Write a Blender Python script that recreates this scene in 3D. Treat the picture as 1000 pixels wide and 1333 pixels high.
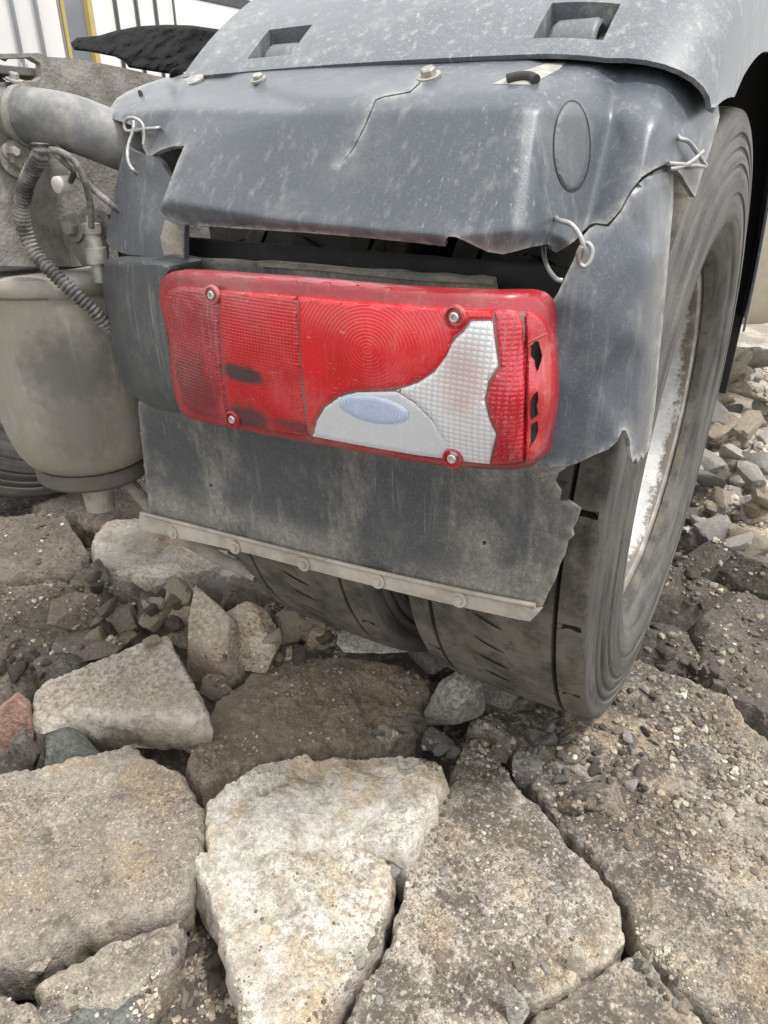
import bpy, bmesh, math, random
import numpy as np
from mathutils import Vector, Matrix
from mathutils.geometry import delaunay_2d_cdt
from mathutils.bvhtree import BVHTree

for o in list(bpy.data.objects): bpy.data.objects.remove(o)
scene = bpy.context.scene
COL = scene.collection
R = math.radians
rng = random.Random(7)
nrg = np.random.default_rng(7)

# ------------------------------------------------------------------ camera
CAM_H, FPX, PITCH, AZ = 0.955, 925.0, R(27.13), R(30.77)
cam_d = bpy.data.cameras.new('camera')
cam_d.sensor_fit = 'VERTICAL'; cam_d.sensor_height = 36; cam_d.sensor_width = 27
cam_d.lens = FPX / 1333 * 36
cam_d.clip_start = 0.02; cam_d.clip_end = 2000
cam = bpy.data.objects.new('camera', cam_d); COL.objects.link(cam)
cam.location = (0, 0, CAM_H); cam.rotation_euler = (R(90) - PITCH, 0, AZ)
scene.camera = cam
scene.render.resolution_x, scene.render.resolution_y = 768, 1024

# ------------------------------------------------------------------ sky, sun, exposure
SUN_EL, SUN_AZ = R(67), R(84)          # azimuth clockwise from +Y (the truck's forward)
world = bpy.data.worlds.new('World'); scene.world = world; world.use_nodes = True
wn, wl = world.node_tree.nodes, world.node_tree.links
wn.clear()
wo = wn.new('ShaderNodeOutputWorld'); bg = wn.new('ShaderNodeBackground'); bg.inputs[1].default_value = 0.088
sky = wn.new('ShaderNodeTexSky'); sky.sky_type = 'NISHITA'; sky.sun_disc = False
sky.sun_elevation = SUN_EL; sky.sun_rotation = SUN_AZ
tc = wn.new('ShaderNodeTexCoord'); cn = wn.new('ShaderNodeTexNoise')
cn.inputs['Scale'].default_value = 2.2; cn.inputs['Detail'].default_value = 7; cn.inputs['Roughness'].default_value = .55
cr = wn.new('ShaderNodeValToRGB')
cr.color_ramp.elements[0].position = .32; cr.color_ramp.elements[0].color = (6.6, 6.75, 7.0, 1)
cr.color_ramp.elements[1].position = .62; cr.color_ramp.elements[1].color = (9.2, 9.1, 8.9, 1)
wm = wn.new('ShaderNodeMix'); wm.data_type = 'RGBA'; wm.inputs[0].default_value = .95
wl.new(tc.outputs['Generated'], cn.inputs['Vector']); wl.new(cn.outputs['Fac'], cr.inputs[0])
wl.new(sky.outputs[0], wm.inputs[6]); wl.new(cr.outputs[0], wm.inputs[7])
wl.new(wm.outputs[2], bg.inputs[0]); wl.new(bg.outputs[0], wo.inputs[0])
sd = bpy.data.lights.new('sun', 'SUN'); sd.energy = 1.5; sd.angle = R(11); sd.color = (1, .97, .93)
sun = bpy.data.objects.new('sun', sd); COL.objects.link(sun)
sv = Vector((math.sin(SUN_AZ) * math.cos(SUN_EL), math.cos(SUN_AZ) * math.cos(SUN_EL), math.sin(SUN_EL)))
sun.rotation_euler = sv.to_track_quat('Z', 'Y').to_euler(); sun.location = (2, -2, 6)
vs = scene.view_settings
vs.view_transform = 'Standard'; vs.look = 'None'; vs.gamma = 1; vs.use_curve_mapping = False; vs.exposure = 1.42

# ------------------------------------------------------------------ measuring helpers
_f = np.array([-math.sin(AZ) * math.cos(PITCH), math.cos(AZ) * math.cos(PITCH), -math.sin(PITCH)])
_r = np.array([math.cos(AZ), math.sin(AZ), 0.0]); _u = np.cross(_r, _f)
CP = np.array([0, 0, CAM_H])
def ray(px, py):
    px = np.asarray(px, float); py = np.asarray(py, float)
    return _f + ((px - 500) / FPX)[..., None] * _r - ((py - 666.5) / FPX)[..., None] * _u
def at_y(px, py, Y): d = ray(px, py); return CP + d * (Y / d[1])
def at_x(px, py, X): d = ray(px, py); return CP + d * (X / d[0])
def at_z(px, py, Z): d = ray(px, py); return CP + d * ((Z - CAM_H) / d[2])

def fade(t): return t * t * t * (t * (t * 6 - 15) + 10)
_perm = np.random.default_rng(3).permutation(256); _perm = np.concatenate([_perm, _perm, _perm])
_grad = np.random.default_rng(4).normal(size=(256, 3)); _grad /= np.linalg.norm(_grad, axis=1)[:, None]
def perlin(P):
    P = np.asarray(P, float); I = np.floor(P).astype(int); F = P - I; I &= 255; W = fade(F); out = 0
    for dx in (0, 1):
        for dy in (0, 1):
            for dz in (0, 1):
                h = _perm[_perm[_perm[I[:, 0] + dx] + I[:, 1] + dy] + I[:, 2] + dz] & 255
                g = (_grad[h] * (F - np.array([dx, dy, dz]))).sum(1)
                w = (W[:, 0] if dx else 1 - W[:, 0]) * (W[:, 1] if dy else 1 - W[:, 1]) * (W[:, 2] if dz else 1 - W[:, 2])
                out = out + g * w
    return out
def fbm(P, freq, octv=4, gain=.5, ridge=False):
    P = np.asarray(P, float); a = 1; s = 0; n = 0
    for k in range(octv):
        v = perlin(P * freq + 17.3 * k)
        if ridge: v = .5 - 2 * np.abs(v)
        s = s + a * v; n += a; a *= gain; freq *= 2.03
    return s / n

def pts_inside(P, poly):
    x, y = P[:, 0][:, None], P[:, 1][:, None]
    x1, y1 = poly[:, 0], poly[:, 1]; x2, y2 = np.roll(x1, -1), np.roll(y1, -1)
    c = ((y1 > y) != (y2 > y)) & (x < (x2 - x1) * (y - y1) / (y2 - y1 + 1e-12) + x1)
    return c.sum(1) % 2 == 1
def pts_dist(P, poly, closed=True):
    A = poly; B = np.roll(poly, -1, 0)
    if not closed: A, B = A[:-1], B[:-1]
    out = np.empty(len(P))
    for i in range(0, len(P), 2000):
        p = P[i:i + 2000][:, None, :]; AB = B - A
        t = np.clip(((p - A) * AB).sum(2) / ((AB ** 2).sum(1) + 1e-12), 0, 1)
        out[i:i + 2000] = np.sqrt(((p - A - AB * t[..., None]) ** 2).sum(2).min(1))
    return out
def densify(poly, h, closed=True):
    poly = np.asarray(poly, float); out = []
    n = len(poly)
    for i in range(n if closed else n - 1):
        a, b = poly[i], poly[(i + 1) % n]; k = max(1, int(np.linalg.norm(b - a) / h + .5))
        for j in range(k): out.append(a + (b - a) * j / k)
    if not closed: out.append(poly[-1])
    return np.array(out)
def smooth_poly(pts, n=6, closed=True):                       # Catmull-Rom
    P = np.asarray(pts, float); m = len(P); out = []
    for i in range(m if closed else m - 1):
        if closed: a, b, c, d = P[i - 1], P[i], P[(i + 1) % m], P[(i + 2) % m]
        else: a, b, c, d = P[max(i - 1, 0)], P[i], P[i + 1], P[min(i + 2, m - 1)]
        for k in range(n):
            t = k / n
            out.append(.5 * ((2 * b) + (c - a) * t + (2 * a - 5 * b + 4 * c - d) * t * t + (3 * b - a - 3 * c + d) * t ** 3))
    if not closed: out.append(P[-1])
    return np.array(out)
class TPS:
    def __init__(s, ctrl):
        pts = []; val = []
        for c in ctrl:
            d = ray(c[0], c[1]); pts.append((c[0] / 500, c[1] / 500))
            val.append(c[2] / d[1] if len(c) == 3 else c[3] / d[0])
        s.P = np.array(pts); n = len(pts); K = s.k(s.P, s.P) + np.eye(n) * 2e-4
        Q = np.hstack([np.ones((n, 1)), s.P]); A = np.zeros((n + 3, n + 3)); A[:n, :n] = K; A[:n, n:] = Q; A[n:, :n] = Q.T
        s.w = np.linalg.solve(A, np.concatenate([val, np.zeros(3)]))
    def k(s, a, b):
        r2 = ((a[:, None] - b[None]) ** 2).sum(2); return r2 * np.log(r2 + 1e-9)
    def depth(s, px):
        p = np.asarray(px, float) / 500
        return s.k(p, s.P) @ s.w[:-3] + s.w[-3] + p @ s.w[-2:]
    def pos(s, px, off=0):
        px = np.atleast_2d(np.asarray(px, float)); t = s.depth(px) + off
        return CP + ray(px[:, 0], px[:, 1]) * np.asarray(t)[:, None]

class FACE(TPS):
    """flat facets between measured points, creases rounded over rad pixels"""
    def __init__(s, ctrl, rad=7):
        s.P = np.array([(c[0], c[1]) for c in ctrl], float); s.rad = rad
        s.v = np.array([1 / (c[2] / ray(c[0], c[1])[1]) if len(c) == 3 else 1 / (c[3] / ray(c[0], c[1])[0]) for c in ctrl])
        r = delaunay_2d_cdt([Vector(p) for p in s.P], [], [], 0, 1e-7)
        idx = [q[0] for q in r[3]]; s.T = np.array([[idx[i] for i in t] for t in r[2]])
        A, B, Cc = (s.P[s.T[:, i]] for i in range(3)); s.A = A
        d = (B[:, 0] - A[:, 0]) * (Cc[:, 1] - A[:, 1]) - (Cc[:, 0] - A[:, 0]) * (B[:, 1] - A[:, 1]); ok = np.abs(d) > 60
        s.T, A, B, Cc, d = s.T[ok], A[ok], B[ok], Cc[ok], d[ok]; s.A = A
        s.m = np.stack([(Cc[:, 1] - A[:, 1]) / d, -(Cc[:, 0] - A[:, 0]) / d, -(B[:, 1] - A[:, 1]) / d, (B[:, 0] - A[:, 0]) / d], 1)
    def raw(s, p):
        q = p[:, None, :] - s.A[None]; u = q[..., 0] * s.m[:, 0] + q[..., 1] * s.m[:, 1]; v = q[..., 0] * s.m[:, 2] + q[..., 1] * s.m[:, 3]
        k = np.minimum(np.minimum(u, v), 1 - u - v).argmax(1); i = np.arange(len(p)); u, v = u[i, k], v[i, k]; t = s.v[s.T[k]]
        return t[:, 0] * (1 - u - v) + t[:, 1] * u + t[:, 2] * v
    def depth(s, px):
        p = np.atleast_2d(np.asarray(px, float)); acc = 0; w = 0
        for rr, n in ((0, 1), (.45, 6), (1.0, 12)):
            for k in range(n):
                a = 2 * math.pi * k / n; g = math.exp(-rr * rr); rd = s.rad(p)[:, None] if callable(s.rad) else s.rad; acc = acc + g * s.raw(p + np.array([math.cos(a), math.sin(a)]) * rr * rd); w += g
        return w / acc

# ------------------------------------------------------------------ object helpers
def tag(o, label=None, cat=None, group=None, kind=None):
    if label: o['label'] = label
    if cat: o['category'] = cat
    if group: o['group'] = group
    if kind: o['kind'] = kind
    return o
def setparent(o, parent):
    if parent is not None:
        bpy.context.view_layer.update()
        o.parent = parent; o.matrix_parent_inverse = parent.matrix_world.inverted()
def empty(name, loc, parent=None):
    o = bpy.data.objects.new(name, None); COL.objects.link(o); o.location = loc; o.empty_display_size = .1
    setparent(o, parent); return o
def obj(name, V, F, m, parent=None, smooth=True, split=None, loc=None):
    me = bpy.data.meshes.new(name)
    V = np.asarray(V, float)
    if loc is not None: V = V - np.asarray(loc, float)
    me.from_pydata([tuple(v) for v in V], [], [tuple(int(i) for i in f) for f in F]); me.update()
    if smooth: me.polygons.foreach_set('use_smooth', [True] * len(me.polygons))
    if m is not None: me.materials.append(m)
    o = bpy.data.objects.new(name, me); COL.objects.link(o)
    if loc is not None: o.location = tuple(loc)
    setparent(o, parent)
    if split: es = o.modifiers.new('split', 'EDGE_SPLIT'); es.split_angle = R(split)
    return o
def edge_attr(o, near, wide):
    for nm_, val in (('edge', near), ('edge_wide', wide)):
        a = o.data.attributes.new(nm_, 'FLOAT', 'POINT'); v = np.zeros(len(o.data.vertices), np.float32); v[:len(val)] = val; a.data.foreach_set('value', v)
def tri_region(outline, h, holes=(), jit=0.0):
    b = densify(outline, h); hb = [densify(q, h * .7) for q in holes]
    x0, y0 = b.min(0); x1, y1 = b.max(0)
    gx = np.arange(x0 + h / 2, x1, h); gy = np.arange(y0 + h / 2, y1, h * .866)
    X, Y = np.meshgrid(gx, gy); X = X + (np.arange(len(gy)) % 2)[:, None] * h / 2
    g = np.stack([X.ravel(), Y.ravel()], 1)
    if jit: g = g + nrg.uniform(-jit, jit, g.shape) * h
    g = g[pts_inside(g, b)]; g = g[pts_dist(g, b) > .55 * h]
    for q in hb: g = g[~pts_inside(g, q)]; g = g[pts_dist(g, q) > .4 * h]
    loops = [b] + hb; pts = []; ed = []; off = 0
    for q in loops:
        n = len(q); pts += [tuple(p) for p in q]; ed += [(off + i, off + (i + 1) % n) for i in range(n)]; off += n
    pts += [tuple(p) for p in g]
    r = delaunay_2d_cdt([Vector(p) for p in pts], ed, [], 0, 1e-7)
    P = np.array([tuple(v) for v in r[0]]); T = np.array([t for t in r[2] if len(t) == 3])
    c = P[T].mean(1); k = pts_inside(c, b)
    for q in hb: k &= ~pts_inside(c, q)
    T = T[k]
    return P, T, b
def fix_dir(V, T, view=None):
    """triangles turned so that they face the viewer side"""
    n = np.cross(V[T[:, 1]] - V[T[:, 0]], V[T[:, 2]] - V[T[:, 0]]); c = V[T].mean(1)
    to = (CP - c) if view is None else np.broadcast_to(view, c.shape)
    T = T.copy(); fl = (n * to).sum(1) < 0; T[fl] = T[fl][:, ::-1]; return T
def sheet(name, outline, surf, m, parent, h=6, thick=.004, off=0, edge=None, holes=(), rough=0.0, split=38, smooth=0, skirt=False, flat_back=False):
    """a moulded shell: outline measured on the photo, distance from the measured surface, own thickness"""
    if smooth: outline = smooth_poly(outline, smooth)
    P, T, b = tri_region(np.asarray(outline, float), h, [np.asarray(q, float) for q in holes])
    t = surf.depth(P) + off
    if edge:
        d = pts_dist(P, b); k = np.clip(1 - d / edge[0], 0, 1); t = t + edge[1] * (1 - np.sqrt(np.clip(1 - k * k, 0, 1)))
    V = CP + ray(P[:, 0], P[:, 1]) * t[:, None]
    if rough: V = V + ray(P[:, 0], P[:, 1]) * (fbm(V, 25, 4) * rough)[:, None]
    T = fix_dir(V, T)
    if skirt:                                    # closed body: walls run straight back (+Y), flat back face
        F = [tuple(t_) for t_ in T]; n0 = len(V); loops = []; i0 = 0
        for q in [densify(np.asarray(outline, float), h)] + [densify(np.asarray(q, float), h * .7) for q in holes]: loops.append((i0, len(q))); i0 += len(q)
        bk = []; off_ = n0
        for li, (a, n) in enumerate(loops):
            B = V[a:a + n].copy(); B[:, 1] += thick
            if li == 0 and flat_back: B[:, 1] = np.maximum(B[:, 1], B[:, 1].mean())
            bk.append(B)
            for i in range(n):
                j = (i + 1) % n; F.append((a + i, a + j, off_ + j, off_ + i))
            if li == 0 and not len(holes): F.append(tuple(range(off_, off_ + n)))
            off_ += n
        o = obj(name, np.vstack([V] + bk), F, m, parent)
        recalc(o); e = o.modifiers.new('split', 'EDGE_SPLIT'); e.split_angle = R(split); return o
    o = obj(name, V, T, m, parent)
    dm = pts_dist(P, b)
    for q in holes: dm = np.minimum(dm, pts_dist(P, np.asarray(q, float)))
    edge_attr(o, np.exp(-dm / 3.5), np.exp(-dm / 22))
    s = o.modifiers.new('thickness', 'SOLIDIFY'); s.thickness = thick; s.offset = -1
    e = o.modifiers.new('split', 'EDGE_SPLIT'); e.split_angle = R(split)
    return o
def frame_of(d, up=(0, 0, 1)):
    d = d / np.linalg.norm(d); u = np.array(up, float)
    if abs(d @ u) > .95: u = np.array([1., 0, 0])
    a = np.cross(u, d); a /= np.linalg.norm(a); return a, np.cross(d, a)
def tube_mesh(path, rad, seg=10, caps=True):
    P = np.asarray(path, float); n = len(P); rad = np.broadcast_to(rad, (n,)); V = []; F = []
    a = None
    for i in range(n):
        d = P[min(i + 1, n - 1)] - P[max(i - 1, 0)]; d = d / (np.linalg.norm(d) + 1e-12)
        if a is None: a, b = frame_of(d)
        else: a = a - d * (a @ d); a /= np.linalg.norm(a); b = np.cross(d, a)
        for k in range(seg):
            q = 2 * math.pi * k / seg; V.append(P[i] + rad[i] * (a * math.cos(q) + b * math.sin(q)))
    for i in range(n - 1):
        for k in range(seg): F.append((i * seg + k, i * seg + (k + 1) % seg, (i + 1) * seg + (k + 1) % seg, (i + 1) * seg + k))
    if caps: F.append(tuple(range(seg))[::-1]); F.append(tuple((n - 1) * seg + k for k in range(seg)))
    return V, F
def tube(name, path, rad, m, parent=None, seg=10, smooth=6, split=50):
    if smooth: path = smooth_poly(path, smooth, False)
    V, F = tube_mesh(path, rad, seg); return obj(name, V, F, m, parent, split=split)
def lathe_mesh(prof, seg, c=(0, 0, 0), axis='z', closed=False):
    V = []; F = []; n = len(prof); c = np.array(c, float)
    for i in range(seg):
        q = 2 * math.pi * i / seg
        for (h, r) in prof:
            if axis == 'z': V.append(c + (r * math.cos(q), r * math.sin(q), h))
            elif axis == 'x': V.append(c + (h, r * math.cos(q), r * math.sin(q)))
            else: V.append(c + (r * math.cos(q), h, r * math.sin(q)))
    for i in range(seg):
        j = (i + 1) % seg
        for k in range(n if closed else n - 1):
            l = (k + 1) % n; F.append((i * n + k, i * n + l, j * n + l, j * n + k))
    return np.array(V), F
def recalc(o):
    bm = bmesh.new(); bm.from_mesh(o.data); bmesh.ops.recalc_face_normals(bm, faces=bm.faces); bm.to_mesh(o.data); bm.free(); return o
def box(name, lo, hi, m, parent=None, bev=.004, loc=None, rot=None, segs=2):
    bm = bmesh.new(); bmesh.ops.create_cube(bm, size=1)
    lo = Vector(lo); hi = Vector(hi)
    for v in bm.verts: v.co = Vector(((v.co.x + .5) * (hi.x - lo.x) + lo.x, (v.co.y + .5) * (hi.y - lo.y) + lo.y, (v.co.z + .5) * (hi.z - lo.z) + lo.z))
    if bev: bmesh.ops.bevel(bm, geom=bm.edges[:], offset=bev, segments=segs, affect='EDGES', profile=.5)
    if rot is not None: bmesh.ops.rotate(bm, verts=bm.verts, cent=(0, 0, 0), matrix=rot)
    if loc is not None: bmesh.ops.translate(bm, verts=bm.verts, vec=loc)
    me = bpy.data.meshes.new(name); bm.to_mesh(me); bm.free(); me.materials.append(m)
    o = bpy.data.objects.new(name, me); COL.objects.link(o); setparent(o, parent); return o
def hexbolt(name, c, n, r, h, m, parent, washer=1.7, wm=None):
    n = np.asarray(n, float); n /= np.linalg.norm(n); a, b = frame_of(n); c = np.asarray(c, float); V = []; F = []
    rings = [(0, r * washer, 20), (.0025, r * washer, 20), (.0027, r * washer * .93, 20)]
    k0 = 0
    for z, rr, s in rings:
        for k in range(20): q = k * math.pi / 10; V.append(c + n * z + rr * (a * math.cos(q) + b * math.sin(q)))
    for i in range(2):
        for k in range(20): F.append((i * 20 + k, i * 20 + (k + 1) % 20, (i + 1) * 20 + (k + 1) % 20, (i + 1) * 20 + k))
    F.append(tuple(range(40, 60)))
    s0 = len(V)
    for z, rr in ((.002, r), (h * .85, r), (h, r * .86)):
        for k in range(6): q = k * math.pi / 3 + .3; V.append(c + n * z + rr * (a * math.cos(q) + b * math.sin(q)))
    for i in range(2):
        for k in range(6): F.append((s0 + i * 6 + k, s0 + i * 6 + (k + 1) % 6, s0 + (i + 1) * 6 + (k + 1) % 6, s0 + (i + 1) * 6 + k))
    F.append(tuple(s0 + 12 + k for k in range(6)))
    return obj(name, V, F, m, parent, smooth=False)

# ------------------------------------------------------------------ materials
class MB:
    def __init__(s, name):
        s.m = bpy.data.materials.new(name); s.m.use_nodes = True; s.t = s.m.node_tree; s.N = s.t.nodes
        s.bsdf = s.N['Principled BSDF']; s.tc = s.N.new('ShaderNodeTexCoord'); s.co = s.tc.outputs['Object']
    def lk(s, a, b): s.t.links.new(a, b)
    def put(s, sock, v):
        if hasattr(v, 'is_linked') or isinstance(v, bpy.types.NodeSocket): s.lk(v, sock)
        else:
            if isinstance(v, tuple) and len(v) == 3 and sock.type == 'RGBA': v = v + (1,)
            sock.default_value = v
    def rand_offset(s):
        oi = s.N.new('ShaderNodeObjectInfo'); vm = s.N.new('ShaderNodeVectorMath'); vm.operation = 'SCALE'
        cx = s.N.new('ShaderNodeCombineXYZ')
        for i in range(3): s.lk(oi.outputs['Random'], cx.inputs[i])
        s.lk(cx.outputs[0], vm.inputs[0]); vm.inputs['Scale'].default_value = 37.0
        ad = s.N.new('ShaderNodeVectorMath'); ad.operation = 'ADD'; s.lk(s.co, ad.inputs[0]); s.lk(vm.outputs[0], ad.inputs[1]); s.co = ad.outputs[0]
        return oi.outputs['Random']
    def scaled(s, sc):
        mp = s.N.new('ShaderNodeMapping'); s.lk(s.co, mp.inputs[0]); mp.inputs['Scale'].default_value = sc; return mp.outputs[0]
    def noise(s, scale, detail=5, rough=.55, vec=None, dist=0):
        n = s.N.new('ShaderNodeTexNoise'); s.lk(vec if vec is not None else s.co, n.inputs['Vector'])
        n.inputs['Scale'].default_value = scale; n.inputs['Detail'].default_value = detail; n.inputs['Roughness'].default_value = rough
        n.inputs['Distortion'].default_value = dist; return n.outputs['Fac']
    def voro(s, scale, feature='F1', out='Distance', vec=None, rnd=1):
        n = s.N.new('ShaderNodeTexVoronoi'); n.feature = feature; s.lk(vec if vec is not None else s.co, n.inputs['Vector'])
        n.inputs['Scale'].default_value = scale; n.inputs['Randomness'].default_value = rnd; return n.outputs[out]
    def ramp(s, v, lo, hi, a=0.0, b=1.0):
        n = s.N.new('ShaderNodeMapRange'); n.interpolation_type = 'SMOOTHSTEP'; s.lk(v, n.inputs[0])
        for i, q in enumerate((lo, hi, a, b)): n.inputs[i + 1].default_value = q
        return n.outputs[0]
    def math(s, op, a, b=None, c=None):
        n = s.N.new('ShaderNodeMath'); n.operation = op
        for i, q in enumerate((a, b, c)):
            if q is not None: s.put(n.inputs[i], q)
        return n.outputs[0]
    def mix(s, f, a, b, mode='MIX'):
        n = s.N.new('ShaderNodeMix'); n.data_type = 'RGBA'; n.blend_type = mode
        s.put(n.inputs[0], f); s.put(n.inputs[6], a); s.put(n.inputs[7], b); return n.outputs[2]
    def bump(s, h, strength=.3, dist=.003, prev=None):
        n = s.N.new('ShaderNodeBump'); n.inputs['Strength'].default_value = strength; n.inputs['Distance'].default_value = dist
        s.lk(h, n.inputs['Height'])
        if prev is not None: s.lk(prev, n.inputs['Normal'])
        return n.outputs[0]
    def attr(s, nm_):
        n = s.N.new('ShaderNodeAttribute'); n.attribute_name = nm_; return n.outputs['Fac']
    def xyz(s):
        n = s.N.new('ShaderNodeSeparateXYZ'); s.lk(s.co, n.inputs[0]); return n.outputs
    def spot(s, c, rad, soft=.4):
        """mask of an elliptic stain around a point"""
        vs_ = s.N.new('ShaderNodeVectorMath'); vs_.operation = 'SUBTRACT'; s.lk(s.co, vs_.inputs[0]); vs_.inputs[1].default_value = tuple(c)
        vd = s.N.new('ShaderNodeVectorMath'); vd.operation = 'DIVIDE'; s.lk(vs_.outputs[0], vd.inputs[0]); vd.inputs[1].default_value = rad
        ln = s.N.new('ShaderNodeVectorMath'); ln.operation = 'LENGTH'; s.lk(vd.outputs[0], ln.inputs[0])
        w = s.math('ADD', ln.outputs['Value'], s.math('MULTIPLY', s.math('SUBTRACT', s.noise(70, 4), .5), 1.1))
        return s.ramp(w, 1 + soft, 1 - soft)
    def out(s, col, rough=.6, normal=None, **kw):
        s.put(s.bsdf.inputs['Base Color'], col); s.put(s.bsdf.inputs['Roughness'], rough)
        if normal is not None: s.lk(normal, s.bsdf.inputs['Normal'])
        for k, v in kw.items(): s.put(s.bsdf.inputs[k], v)
        return s.m

def plastic(name, base, dust=(.40, .38, .34), amt=.5, rough=.5, streak=.5, bump=.25, extra=None):
    b = MB(name)
    big = b.noise(5, 4, .6); st = b.noise(6, 6, .6, b.scaled((14, 14, .8))); fine = b.noise(420, 3, .7)
    c = b.mix(b.ramp(big, .3, .7), tuple(x * .92 for x in base), tuple(x * 1.1 for x in base))
    d1 = b.math('MULTIPLY', b.math('MAXIMUM', b.ramp(b.noise(13, 9, .74), .50, .76), b.math('MULTIPLY', b.ramp(b.noise(60, 6, .78), .54, .74), .5)), amt * .6)
    d2 = b.math('MULTIPLY', b.ramp(st, .53, .72), streak * .45)
    d3 = b.math('MULTIPLY', b.ramp(fine, .50, .74), .42 * amt)
    d = b.math('MINIMUM', b.math('ADD', b.math('ADD', d1, d2), d3), .92)
    c = b.mix(d, c, dust)
    run = b.math('MULTIPLY', b.ramp(b.noise(5, 4, .6, b.scaled((60, 34, .45))), .60, .70), b.ramp(b.noise(7, 3), .45, .62))
    c = b.mix(b.math('MULTIPLY', run, .5 * streak + .08), c, (.52, .53, .53))                                  # thin pale run marks
    c = b.mix(b.math('MULTIPLY', b.ramp(b.voro(62), .06, .035), .22), c, (.42, .42, .40))                       # splashes
    pits = b.ramp(b.voro(95), .05, .02)
    c = b.mix(b.math('MULTIPLY', pits, b.ramp(b.noise(30), .5, .6)), c, (.08, .08, .08))
    ew = b.math('MULTIPLY', b.attr('edge'), b.ramp(b.noise(60, 5, .7), .35, .6)); ed = b.math('MULTIPLY', b.attr('edge_wide'), b.ramp(b.noise(22, 7, .75), .42, .66))
    c = b.mix(b.math('MINIMUM', b.math('ADD', b.math('MULTIPLY', ed, .26), b.math('MULTIPLY', ew, .6)), .85), c, tuple(x * 1.05 for x in dust))
    if extra: c = extra(b, c)
    nb = b.bump(fine, bump, .0006); nb = b.bump(b.noise(9, 3), .12, .003, nb)
    return b.out(c, b.math('ADD', rough, b.math('MULTIPLY', d, .35)), nb)
def simple(name, col, rough=.6, metal=0.0, var=.25, scale=20, bump=.3, dist=.002, dust=None, amt=.5, dscale=14, **kw):
    b = MB(name); n = b.noise(scale, 6, .6)
    c = b.mix(b.ramp(n, .3, .7), tuple(x * (1 - var) for x in col), tuple(min(1, x * (1 + var)) for x in col))
    if dust is not None: c = b.mix(b.math('MULTIPLY', b.ramp(b.noise(dscale, 7, .7), .4, .66), amt), c, dust)
    return b.out(c, rough, b.bump(b.noise(scale * 6, 5, .65), bump, dist), Metallic=metal, **kw)
def rock(name, cols, dark=.3, dcol=(.06, .055, .05), speck=.5, fleck=.3, bump=.8, warm=None, rough=.92, dth=.55, pits=.4, chalk=(.62, .58, .50), camt=.55, cracks=.0):
    b = MB(name); rnd = b.rand_offset()
    w = b.noise(4.0, 5, .62); w2 = b.noise(21, 6, .72); w3 = b.noise(110, 4, .72)
    c = b.mix(b.ramp(w, .40, .60), cols[0], cols[1]); c = b.mix(b.math('MULTIPLY', b.ramp(w2, .47, .64), .75), c, cols[2])
    if warm: c = b.mix(b.math('MULTIPLY', b.ramp(b.noise(7.3, 5, .65), .50, .62), .65), c, warm)
    dkm = b.ramp(b.noise(5.2, 9, .74), dth, dth + .10)
    c = b.mix(b.math('MULTIPLY', dkm, b.math('MULTIPLY', b.ramp(w3, .34, .56, .45, 1.0), dark)), c, dcol)
    spm = b.ramp(b.noise(3.2, 4, .65), .40, .62, .25, 1.0)                                                # gritty and smooth areas
    gs = b.N.new('ShaderNodeSeparateColor'); b.lk(b.voro(340, out='Color'), gs.inputs[0])                 # sand grains
    c = b.mix(b.math('MULTIPLY', b.math('MULTIPLY', b.ramp(gs.outputs[0], .72, .95), spm), speck * .4), c, tuple(min(.75, x * 1.75 + .05) for x in cols[2]))
    c = b.mix(b.math('MULTIPLY', b.math('MULTIPLY', b.ramp(gs.outputs[1], .70, .95), spm), speck * .9), c, tuple(x * .20 for x in cols[0]))
    fin = b.noise(360, 3, .8); gr = b.ramp(fin, .42, .64)                                                             # fine grit
    c = b.mix(b.math('MULTIPLY', gr, speck * .55), c, tuple(x * .30 for x in cols[0]))
    c = b.mix(b.math('MULTIPLY', b.math('MULTIPLY', b.ramp(w3, .47, .62), spm), .72), c, tuple(x * .36 for x in cols[0]))
    c = b.mix(b.math('MULTIPLY', b.ramp(w3, .45, .32), .5), c, tuple(min(.8, x * 1.45) for x in cols[1]))
    vn = b.N.new('ShaderNodeTexVoronoi'); b.lk(b.co, vn.inputs['Vector']); vn.inputs['Scale'].default_value = 210
    fs = b.N.new('ShaderNodeSeparateColor'); b.lk(vn.outputs['Color'], fs.inputs[0]); near = b.ramp(vn.outputs['Distance'], .42, .25)   # aggregate
    c = b.mix(b.math('MULTIPLY', b.math('MULTIPLY', b.ramp(fs.outputs[2], .84, .94), near), fleck), c, tuple(min(.7, x * 1.6 + .05) for x in cols[1]))
    if cracks:
        wv = b.N.new('ShaderNodeVectorMath'); wv.operation = 'ADD'; nz = b.N.new('ShaderNodeTexNoise'); b.lk(b.co, nz.inputs['Vector']); nz.inputs['Scale'].default_value = 14; nz.inputs['Detail'].default_value = 2
        sc_ = b.N.new('ShaderNodeVectorMath'); sc_.operation = 'SCALE'; b.lk(nz.outputs['Color'], sc_.inputs[0]); sc_.inputs['Scale'].default_value = .035
        b.lk(b.co, wv.inputs[0]); b.lk(sc_.outputs[0], wv.inputs[1])
        ck = b.math('MULTIPLY', b.ramp(b.voro(7, 'DISTANCE_TO_EDGE', vec=wv.outputs[0]), .014, .004), b.ramp(b.noise(4.5, 2), .52, .60))      # hairline cracks
        c = b.mix(b.math('MULTIPLY', ck, cracks), c, tuple(x * .15 for x in cols[0]))
    eg = b.math('MULTIPLY', b.attr('edge'), b.ramp(b.noise(38, 6, .72), .36, .60))
    c = b.mix(b.math('MULTIPLY', eg, camt), c, chalk)                                                      # fresh broken edges
    c = b.mix(1.0, c, b.mix(rnd, (.84, .84, .84), (1.12, 1.10, 1.07)), 'MULTIPLY')
    n = b.bump(fin, bump, .0022)
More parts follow.
